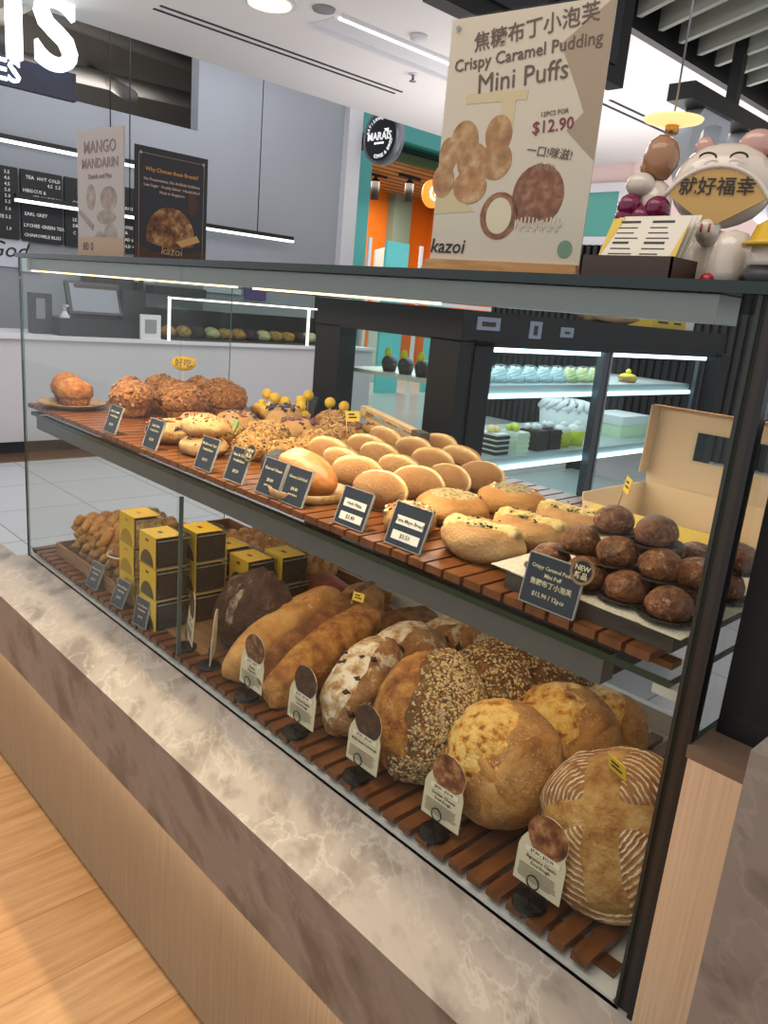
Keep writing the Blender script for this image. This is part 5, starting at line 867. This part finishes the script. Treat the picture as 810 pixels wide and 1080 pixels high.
B_puff = bread('craquelin_puff', [(0.3, '#401d0a'), (0.5, '#6a3414'), (0.72, '#8a4a1f')], 40, detail=7, fleck='#c0905a', fleck_amt=0.555, fleck_scale=95, crack='#a06c3a', crack_scale=70, crack_w=0.16, bump=0.8, rough=0.34)
M_case2 = mat('dark_paper_case', '#1c120d', 0.7); puff = None
pl = [(1, -0.570, 0.088, 'at the left front corner of the bottom layer'), (1, -0.508, 0.078, 'in the bottom layer behind the round badge'), (1, -0.445, 0.076, 'in the bottom layer, middle of the front'), (1, -0.382, 0.068, 'in the bottom layer, at the front by the post'), (1, -0.378, 0.21, 'in the bottom layer, far right beyond the post'), (1, -0.53, 0.17, 'in the bottom layer, second row left'), (1, -0.465, 0.165, 'in the bottom layer, second row middle'), (1, -0.40, 0.15, 'in the bottom layer, second row right'), (1, -0.50, 0.25, 'in the bottom layer, third row left'), (1, -0.435, 0.245, 'in the bottom layer, third row right'),
      (2, -0.538, 0.105, 'in the second layer, leftmost'), (2, -0.480, 0.105, 'in the second layer, centre of the front'), (2, -0.418, 0.105, 'in the second layer, right of the front'), (2, -0.412, 0.185, 'in the second layer, right and further back'), (2, -0.378, 0.12, 'in the second layer, half behind the post'), (2, -0.375, 0.235, 'in the second layer, far right beyond the post'), (2, -0.48, 0.205, 'in the second layer, back centre'), (3, -0.508, 0.135, 'on top of the pile at the left, with a yellow pick'), (3, -0.446, 0.135, 'on top of the pile at the right')]
for lv, x, y, lab in pl:
    L_ = 'brown crackled cream puff ' + lab; loc = (x, y, ZU+0.0275+0.033*(lv-1)); rz = rnd.uniform(0, 6.28)
    if puff is None:
        puff = thing('cream_puff', L_, 'puff', loc, (0, 0, rz), 'brown crackled puffs'); sf = Surf((0.0285, 0.0285, 0.023), 181, 0.06, 2, 0.015, 6, flat=-0.6); loaf_mesh(sf, 4).build('puff', B_puff, puff, (0, 0, 0.0165))
        MB().lathe([(0.0, 0.0), (0.021, 0.0), (0.030, 0.004), (0.036, 0.003)], 44, ribs=1, rib=0.035, cap=False).build('paper_case', M_case2, puff)
    else: clone(puff, L_, loc, (R(rnd.uniform(-4, 4)), R(rnd.uniform(-4, 4)), rz), rnd.uniform(0.94, 1.03), 'brown crackled puffs')
flag_pick('yellow pick stuck in the left puff on top of the pile', (-0.508, 0.140, ZU+0.145), R(-48), 1.0, 8)
# open kraft cake box
M_kraft = mat('kraft_board', '#d6c2a4', 0.7); M_krafti = mat('kraft_inside', '#dfcbac', 0.7)
t = thing('open_cake_box', 'open kraft cake box with a windowed lid standing up, behind the puffs', 'box', (-0.72, 0.395, ZU))
def wall(M, x0, x1, z0, z1, m=0): return MB().box(x0, x1, -0.0012, 0.0012, z0, z1, m, M)
MB().box(0, 0.31, 0, 0.225, 0, 0.003).box(0.0, 0.002, 0, 0.225, 0, 0.075).box(0.31, 0.312, 0, 0.225, 0, 0.075).box(0, 0.31, 0.223, 0.226, 0, 0.075).box(0, 0.31, 0, 0.002, 0, 0.06).build('tray', M_krafti, t)
ld = MB(); Tl = Matrix.Translation((0, 0.226, 0.075)) @ Matrix.Rotation(R(-3), 4, 'X')
for (a, b, c, d) in ((0, 0.085, 0, 0.150), (0.235, 0.31, 0, 0.150), (0.085, 0.235, 0, 0.058), (0.085, 0.235, 0.112, 0.150)): ld.box(a, b, -0.001, 0.001, c, d, 0, Tl)
ld.box(0, 0.31, -0.035, 0.0, 0.150, 0.1518, 1, Tl).box(0, 0.0015, -0.035, 0, 0.02, 0.150, 0, Tl).build('lid', [M_kraft, mat('kraft_shadow', '#8a6845', 0.8)], t); MB().box(0.08, 0.24, -0.0022, -0.0012, 0.053, 0.117, 0, Tl).build('window', M_acr, t)
MB().box(0.03, 0.28, 0.0, 0.001, 0.0, 0.052, 0, Matrix.Translation((0, -0.002, 0.06)) @ Matrix.Rotation(R(105), 4, 'X')).build('front_flap', mat('flap_yellow', '#d2b02e', 0.5), t)

# ================================================================ standing on the case top
ZP = 1.455
M_pk = mat('poster_cream', '#cdbda9', 0.35); M_pr = mat('poster_brown', '#5f463c', 0.5); M_prl = mat('poster_tan', '#a98a66', 0.5); M_pred = mat('poster_maroon', '#7a2338', 0.5)
t = thing('puff_poster', 'large cream poster of caramel pudding puffs on a wooden base, standing on the case', 'poster', (-0.875, 0.275, ZP), (0, 0, R(10.4)))
W_, H_ = 0.285, 0.405
MB().box(-W_/2, W_/2, 0, 0.003, 0.012, H_+0.012).build('sheet', M_pk, t); MB().box(-W_/2-0.001, W_/2+0.001, -0.003, -0.0012, 0.012, H_+0.0135).build('acrylic_front', M_acr, t)
MB().prism([(-W_/2-0.02, 0), (W_/2+0.004, 0), (W_/2, 0.034), (-W_/2, 0.034)], 0.05, Matrix.Translation((0, -0.012, 0))).build('wooden_base', wood('base_wood', '#a4733f', '#b8854d', '#c89a62', (0.3, 3, 3)), t)
pt = MB(); y_ = -0.0007
def disc(mb, x, z, rx, rz_, mi=0, y=-0.0007, n=24): mb.prism([(x+rx*math.cos(2*PI*k/n), z+rz_*math.sin(2*PI*k/n)) for k in range(n)], 0.0005, Matrix.Translation((0, y, 0)), mi)
pt.prism([(0.062, 0.36), (0.1424, 0.417), (0.1424, 0.19), (0.09, 0.235), (0.115, 0.26), (0.10, 0.29)], 0.0005, Matrix.Translation((0, y_, 0)), 0)
pt.prism([(-0.10, 0.30), (0.015, 0.30), (0.015, 0.285), (-0.005, 0.285), (-0.005, 0.24), (-0.03, 0.24), (-0.03, 0.285), (-0.10, 0.285)], 0.0005, Matrix.Translation((0, y_, 0)), 1)
pt.prism([(-0.1424, 0.11), (-0.06, 0.115), (-0.1424, 0.17)], 0.0005, Matrix.Translation((0, y_, 0)), 1)
pt.build('backdrop_print', [mat('print_taupe', '#a18a72', 0.5), mat('print_straw', '#cbb68c', 0.5)], t)
P_bun = bread('print_bun', [(0.3, '#8a5a34'), (0.5, '#a97a4c'), (0.7, '#c9a478')], 40, bump=0); P_bun2 = bread('print_dark_bun', [(0.3, '#5f2f1c'), (0.5, '#855033'), (0.7, '#a87a58')], 70, bump=0)
q = MB()
for (x, z, a, b) in ((-0.125, 0.205, 0.018, 0.03), (-0.095, 0.225, 0.028, 0.035), (-0.03, 0.235, 0.025, 0.03), (-0.13, 0.165, 0.022, 0.028), (-0.075, 0.195, 0.03, 0.03), (-0.03, 0.195, 0.03, 0.03), (-0.075, 0.155, 0.033, 0.028)): disc(q, x, z, a, b, 0, -0.0007-0.0001*len(q.f)/30)
q.build('bun_print', P_bun, t); q = MB(); disc(q, 0.055, 0.14, 0.046, 0.048); disc(q, -0.012, 0.108, 0.036, 0.038); q.build('puff_print', P_bun2, t); q = MB(); disc(q, -0.012, 0.108, 0.024, 0.029, 0, -0.0013); q.build('cream_print', mat('print_cream', '#cfc0a2', 0.5), t)
q = MB()
for k in range(24): q.box(0.02+k*0.0035, 0.0225+k*0.0035, -0.0014, -0.0008, 0.088+0.004*math.sin(k*1.7), 0.102+0.005*math.sin(k*2.9))
q.build('sugar_print', M_pk, t)
text('lettering', '焦糖布丁小泡芙', 0.031, M_pr, t, (0.012, -0.0012, 0.386), bold=0.0002, rot=(0, R(-6), 0)); text('lettering', 'Crispy Caramel Pudding', 0.0265, M_pr, t, (0.0, -0.0012, 0.353), bold=0.0002, rot=(0, R(-4), 0)); text('lettering', 'Mini Puffs', 0.042, M_pr, t, (0.0, -0.0012, 0.318), bold=0.0, rot=(0, R(-4), 0))
text('price_lettering', '12PCS FOR', 0.010, M_pr, t, (0.066, -0.0012, 0.262), rot=(0, R(-4), 0)); text('price_lettering', '$12.90', 0.026, M_pred, t, (0.066, -0.0012, 0.243), bold=0.0002, rot=(0, R(-4), 0))
text('caption_lettering', '一口!咪滋!', 0.018, M_pr, t, (0.066, -0.0012, 0.203), rot=(0, R(8), 0)); text('caption_lettering', '嚐嚐!!', 0.013, M_prl, t, (0.062, -0.0012, 0.182), rot=(0, R(6), 0)); text('logo_lettering', 'kazoi', 0.034, M_ink, t, (-0.108, -0.0012, 0.056), bold=0.0002, shear=0.15)
q = MB(); disc(q, 0.115, 0.058, 0.013, 0.014); q.build('round_seal', mat('seal_green', '#6c8a6e', 0.5), t); q = MB(); disc(q, -0.128, 0.402, 0.004, 0.004, 0, -0.004); disc(q, 0.13, 0.03, 0.004, 0.004, 0, -0.004); q.build('fixing_stud', M_steel, t)
# mango poster
t = thing('mango_poster', 'narrow faded poster of mango mandarin pastries standing on the left of the case', 'poster', (-2.092, 0.115, ZP), (0, 0, R(6)))
W_, H_ = 0.225, 0.318; MB().box(-W_/2, W_/2, 0, 0.003, 0.004, H_).build('sheet', mat('poster_grey_pink', '#a79a96', 0.4), t); MB().box(-W_/2, W_/2, -0.0008, 0, 0.004, 0.055).build('tan_print', mat('print_tan', '#b08a6c', 0.5), t); MB().box(-W_/2-0.001, W_/2+0.001, -0.003, -0.0015, 0.0, H_+0.002).box(-W_/2, W_/2, -0.03, 0.03, 0, 0.004).build('acrylic_stand', M_acr, t)
M_mau = mat('print_mauve', '#7d5f66', 0.5); text('lettering', 'MANGO', 0.042, M_mau, t, (0.0, -0.001, 0.275), bold=0.0003); text('lettering', 'MANDARIN', 0.034, M_mau, t, (0.0, -0.001, 0.236), bold=0.0003); text('small_lettering', 'Danish and Pies', 0.018, M_mau, t, (0.0, -0.001, 0.205)); text('logo_lettering', '80 0', 0.03, M_ink, t, (-0.06, -0.0012, 0.03))
q = MB(); disc(q, -0.045, 0.155, 0.022, 0.032); disc(q, 0.042, 0.15, 0.040, 0.030); disc(q, 0.03, 0.105, 0.045, 0.018); disc(q, 0.0, 0.04, 0.03, 0.03); disc(q, 0.05, 0.05, 0.035, 0.04); q.prism([(-0.108, 0.115), (-0.10, 0.125), (-0.03, 0.085), (-0.038, 0.072)], 0.0005, Matrix.Translation((0, -0.0012, 0))); q.build('pastry_print', bread('print_faded', [(0.3, '#6e5a58'), (0.5, '#8d7a74'), (0.7, '#a89688')], 40, bump=0), t)
# bread poster facing along the case
t = thing('bread_poster', 'dark poster with a crusty loaf standing on the left of the case', 'poster', (-1.995, 0.268, ZP), (0, 0, R(90))); W_, H_ = 0.21, 0.285
MB().box(-W_/2, W_/2, 0, 0.003, 0, H_).build('sheet', mat('poster_dark', '#191318', 0.35), t); q = MB()
for (a, b, c, d) in ((-0.094, 0.094, 0.268, 0.269), (-0.094, -0.093, 0.0, 0.269), (0.093, 0.094, 0.0, 0.269)): q.box(a, b, -0.0006, 0, c, d)
q.build('border_print', M_prl, t); q = MB(); disc(q, -0.09, 0.268, 0.004, 0.004, 0, -0.003); disc(q, 0.09, 0.268, 0.004, 0.004, 0, -0.003); q.build('fixing_stud', M_steel, t); MB().box(-W_/2, W_/2, -0.02, 0.025, -0.0, 0.003).build('foot', M_acr, t)
text('lettering', 'Why Choose these Breads?', 0.0135, mat('print_gold', '#c99248', 0.5), t, (0.0, -0.001, 0.232), bold=0.0002)
for s_, z_ in (('No Preservatives, No Artificial Additives', 0.208), ('Less Sugar · Freshly Baked · Handcrafted', 0.194), ('Made in Singapore', 0.180)): text('small_lettering', s_, 0.0098, mat('print_rose', '#c8a898', 0.5), t, (0.0, -0.001, z_), bold=0.0001)
q = MB(); q.prism([(-0.072+0.0, 0.055)] + [(-0.002+0.07*math.cos(a), 0.075+0.072*math.sin(a)) for a in [R(180-d) for d in range(0, 181, 12)]] + [(0.066, 0.055), (0.0, 0.04)], 0.0005, Matrix.Translation((0, -0.0007, 0))); q.build('loaf_print', bread('print_loaf', [(0.3, '#3a2014'), (0.5, '#7d5130'), (0.7, '#c49a66')], 45, bump=0), t)
q = MB(); q.prism([(-0.105, 0.0), (0.104, 0.0), (0.104, 0.05), (0.04, 0.035), (0.0, 0.045), (-0.05, 0.03), (-0.105, 0.05)], 0.0004, Matrix.Translation((0, -0.0005, 0))); disc(q, 0.06, 0.165, 0.014, 0.035); q.prism([(0.012, 0.062), (0.075, 0.085), (0.085, 0.07), (0.03, 0.05)], 0.0005, Matrix.Translation((0, -0.0013, 0)), 1); q.build('cloth_print', [mat('print_umber', '#4a2e22', 0.5), mat('print_crust', '#c99a62', 0.5)], t); text('logo_lettering', 'kazoi', 0.03, mat('print_sand', '#b89a72', 0.5), t, (0.0, -0.0016, 0.036), shear=0.15)
# menu card box
t = thing('leaflet_box', 'brown box holding printed leaflets with yellow corners, between the poster and the figurines', 'box', (-0.528, 0.11, ZP)); t.scale = (0.8, 0.8, 0.9); MB().box(-0.078, 0.078, -0.03, -0.027, 0, 0.034).box(-0.078, 0.078, 0.047, 0.05, 0, 0.034).box(-0.078, -0.075, -0.03, 0.05, 0, 0.034).box(0.075, 0.078, -0.03, 0.05, 0, 0.034).box(-0.078, 0.078, -0.03, 0.05, 0, 0.003).build('box', mat('box_brown', '#3d2a20', 0.5), t)
for k in range(3):
    Lm = Matrix.Translation((0.0, -0.018+0.014*k, 0.004)) @ Matrix.Rotation(R(-30), 4, 'X'); lf = MB().box(-0.066, 0.066, -0.0006, 0.0006, 0, 0.098+0.004*k, 0, Lm)
    if k == 0:
        lf.prism([(-0.066, 0.03), (-0.066, 0.098), (-0.045, 0.098)], 0.0004, Lm @ Matrix.Translation((0, -0.0012, 0)), 1); lf.prism([(0.05, 0.0), (0.066, 0.0), (0.066, 0.09)], 0.0004, Lm @ Matrix.Translation((0, -0.0012, 0)), 1); r_ = random.Random(9)
        for cx in (-0.05, 0.005):
            for j in range(9): lf.box(cx, cx+0.028+0.014*r_.random(), -0.0013, -0.0007, 0.09-j*0.0085, 0.0915-j*0.0085 + (0.002 if j % 4 == 0 else 0), 2, Lm)
    o = lf.build('menu_leaflet', [mat('leaflet_white', '#cfc4b0', 0.5), M_sleeve, M_ink]); o.location = (-0.528, 0.11, ZP); o.scale = (0.8, 0.8, 0.9); tag(o, 'printed menu leaflet leaning in the brown leaflet box, %s of three' % ('front one', 'middle one', 'rear one')[k], 'leaflet', 'menu leaflets')
# glossy figurines
M_cer = mat('white_ceramic', '#c9b9a8', 0.08, spec=0.8); M_cerp = mat('pink_ceramic', '#b58a7c', 0.08, spec=0.8); M_red = mat('red_ceramic', '#a01822', 0.12); M_mag = mat('magenta_glaze', '#6d1038', 0.08); M_gold = mat('gold_fan', '#bb9350', 0.25)
def organic(mb, c, r, mi=0): return mb.ball(c, r, 3, mi)
t = thing('fan_figurine', 'glossy white ceramic cat figurine holding a lettered fan, on the right of the case top', 'figurine', (-0.492, 0.235, ZP), (0, 0, R(18)))
b = MB(); organic(b, (0, 0.005, 0.035), (0.034, 0.03, 0.045)); b.lathe([(0.030, 0), (0.034, 0.015), (0.03, 0.05), (0.024, 0.075)], 28); organic(b, (-0.004, -0.030, 0.074), (0.016, 0.028, 0.019)); b.build('body', M_cer, t)
h = MB(); organic(h, (0, 0, 0.132), (0.063, 0.045, 0.052)); h.build('head', M_cer, t)
MB().ball((0.032, 0.0, 0.182), (0.022, 0.014, 0.018), 3).build('ear', M_cerp, t); MB().ball((-0.030, 0.0, 0.178), (0.012, 0.010, 0.014), 3).build('ear', M_cerp, t); e = MB(); organic(e, (0.062, 0.005, 0.155), (0.022, 0.014, 0.024)); e.build('bow', M_red, t)
MB().prism([(-0.008, 0.080), (0.008, 0.080)] + [(0.066*math.cos(R(a)), 0.078+0.066*math.sin(R(a))) for a in range(28, 153, 8)], 0.004, Matrix.Translation((0, -0.052, 0)), 0).build('fan', [M_gold], t); q = MB(); q.tube([(0.069*math.cos(R(a)), -0.052, 0.078+0.069*math.sin(R(a))) for a in range(24, 157, 8)], 0.003, 6); q.build('fan_rim', M_cer, t)
text('fan_lettering', '就好福幸', 0.0225, M_ink, t, (0, -0.0535, 0.122), bold=0.0002); q = MB()
for sx in (-1, 1): q.tube([(sx*0.018+0.010*math.cos(R(a)), -0.043, 0.158+0.006*math.sin(R(a))) for a in range(0, 181, 20)], 0.0014, 5)
q.build('closed_eyes', M_ink, t); q = MB(); [q.tube([(-0.003+dx, -0.058, 0.079), (-0.003+dx, -0.0575, 0.069)], 0.0012, 5) for dx in (-0.006, 0.004)]; q.build('paw_marks', M_red, t)
t = thing('heart_bow_figurine', 'slim white ceramic figurine with a golden head and a magenta bow, under the amber lamp', 'figurine', (-0.655, 0.36, ZP), (0, 0, R(15)))
MB().lathe([(0.032, 0), (0.035, 0.02), (0.030, 0.09), (0.026, 0.14), (0.018, 0.16), (0.01, 0.166)], 28).ball((-0.02, -0.018, 0.158), (0.022, 0.018, 0.018), 3).build('body', M_cer, t); MB().ball((0, 0, 0.198), (0.027, 0.025, 0.033), 3, jit=.1).ball((-0.018, -0.005, 0.185), (0.010, 0.01, 0.012), 2).build('head', mat('golden_ceramic', '#9c6f4d', 0.1), t)
q = MB(); [q.ball(c, 0.019, 3) for c in ((-0.028, -0.028, 0.125), (0.014, -0.030, 0.122), (-0.007, -0.03, 0.108), (-0.030, -0.025, 0.110), (0.016, -0.025, 0.105))]; q.build('bow', M_mag, t)
t = thing('yellow_hat_figurine', 'small glossy figurine with a yellow hat at the right edge of the case top', 'figurine', (-0.372, 0.14, ZP)); MB().lathe([(0.03, 0.0), (0.034, 0.012), (0.026, 0.026)], 24).build('base', M_black, t); MB().lathe([(0.024, 0.022), (0.028, 0.03), (0.024, 0.05)], 24).build('body', M_cer, t); MB().lathe([(0.036, 0.046), (0.038, 0.050), (0.030, 0.053), (0.024, 0.070), (0.010, 0.079), (0.001, 0.080)], 28).build('hat', mat('hat_yellow', '#c99f1e', 0.1), t)
t = thing('red_white_figurine', 'small pale figurine with a red ball between the fan figurine and the yellow hat', 'figurine', (-0.435, 0.17, ZP)); MB().lathe([(0.024, 0), (0.028, 0.02), (0.022, 0.05), (0.016, 0.066), (0.002, 0.07)], 24).build('body', M_cer, t); MB().ball((-0.012, -0.026, 0.009), 0.009, 2).build('ball', M_red, t)
t = thing('sticker_card', 'pale card with small icons behind the right edge of the puff poster', 'card', (-0.72, 0.38, ZP)); MB().box(-0.03, 0.05, 0, 0.003, 0, 0.075).build('card', mat('card_blue_white', '#aeb6c4', 0.5), t); q = MB(); disc(q, -0.008, 0.03, 0.01, 0.01); disc(q, 0.018, 0.035, 0.011, 0.011); disc(q, 0.005, 0.012, 0.01, 0.01); q.box(0.0, 0.04, -0.0012, -0.0007, 0.052, 0.058).build('icons', M_dark, t)
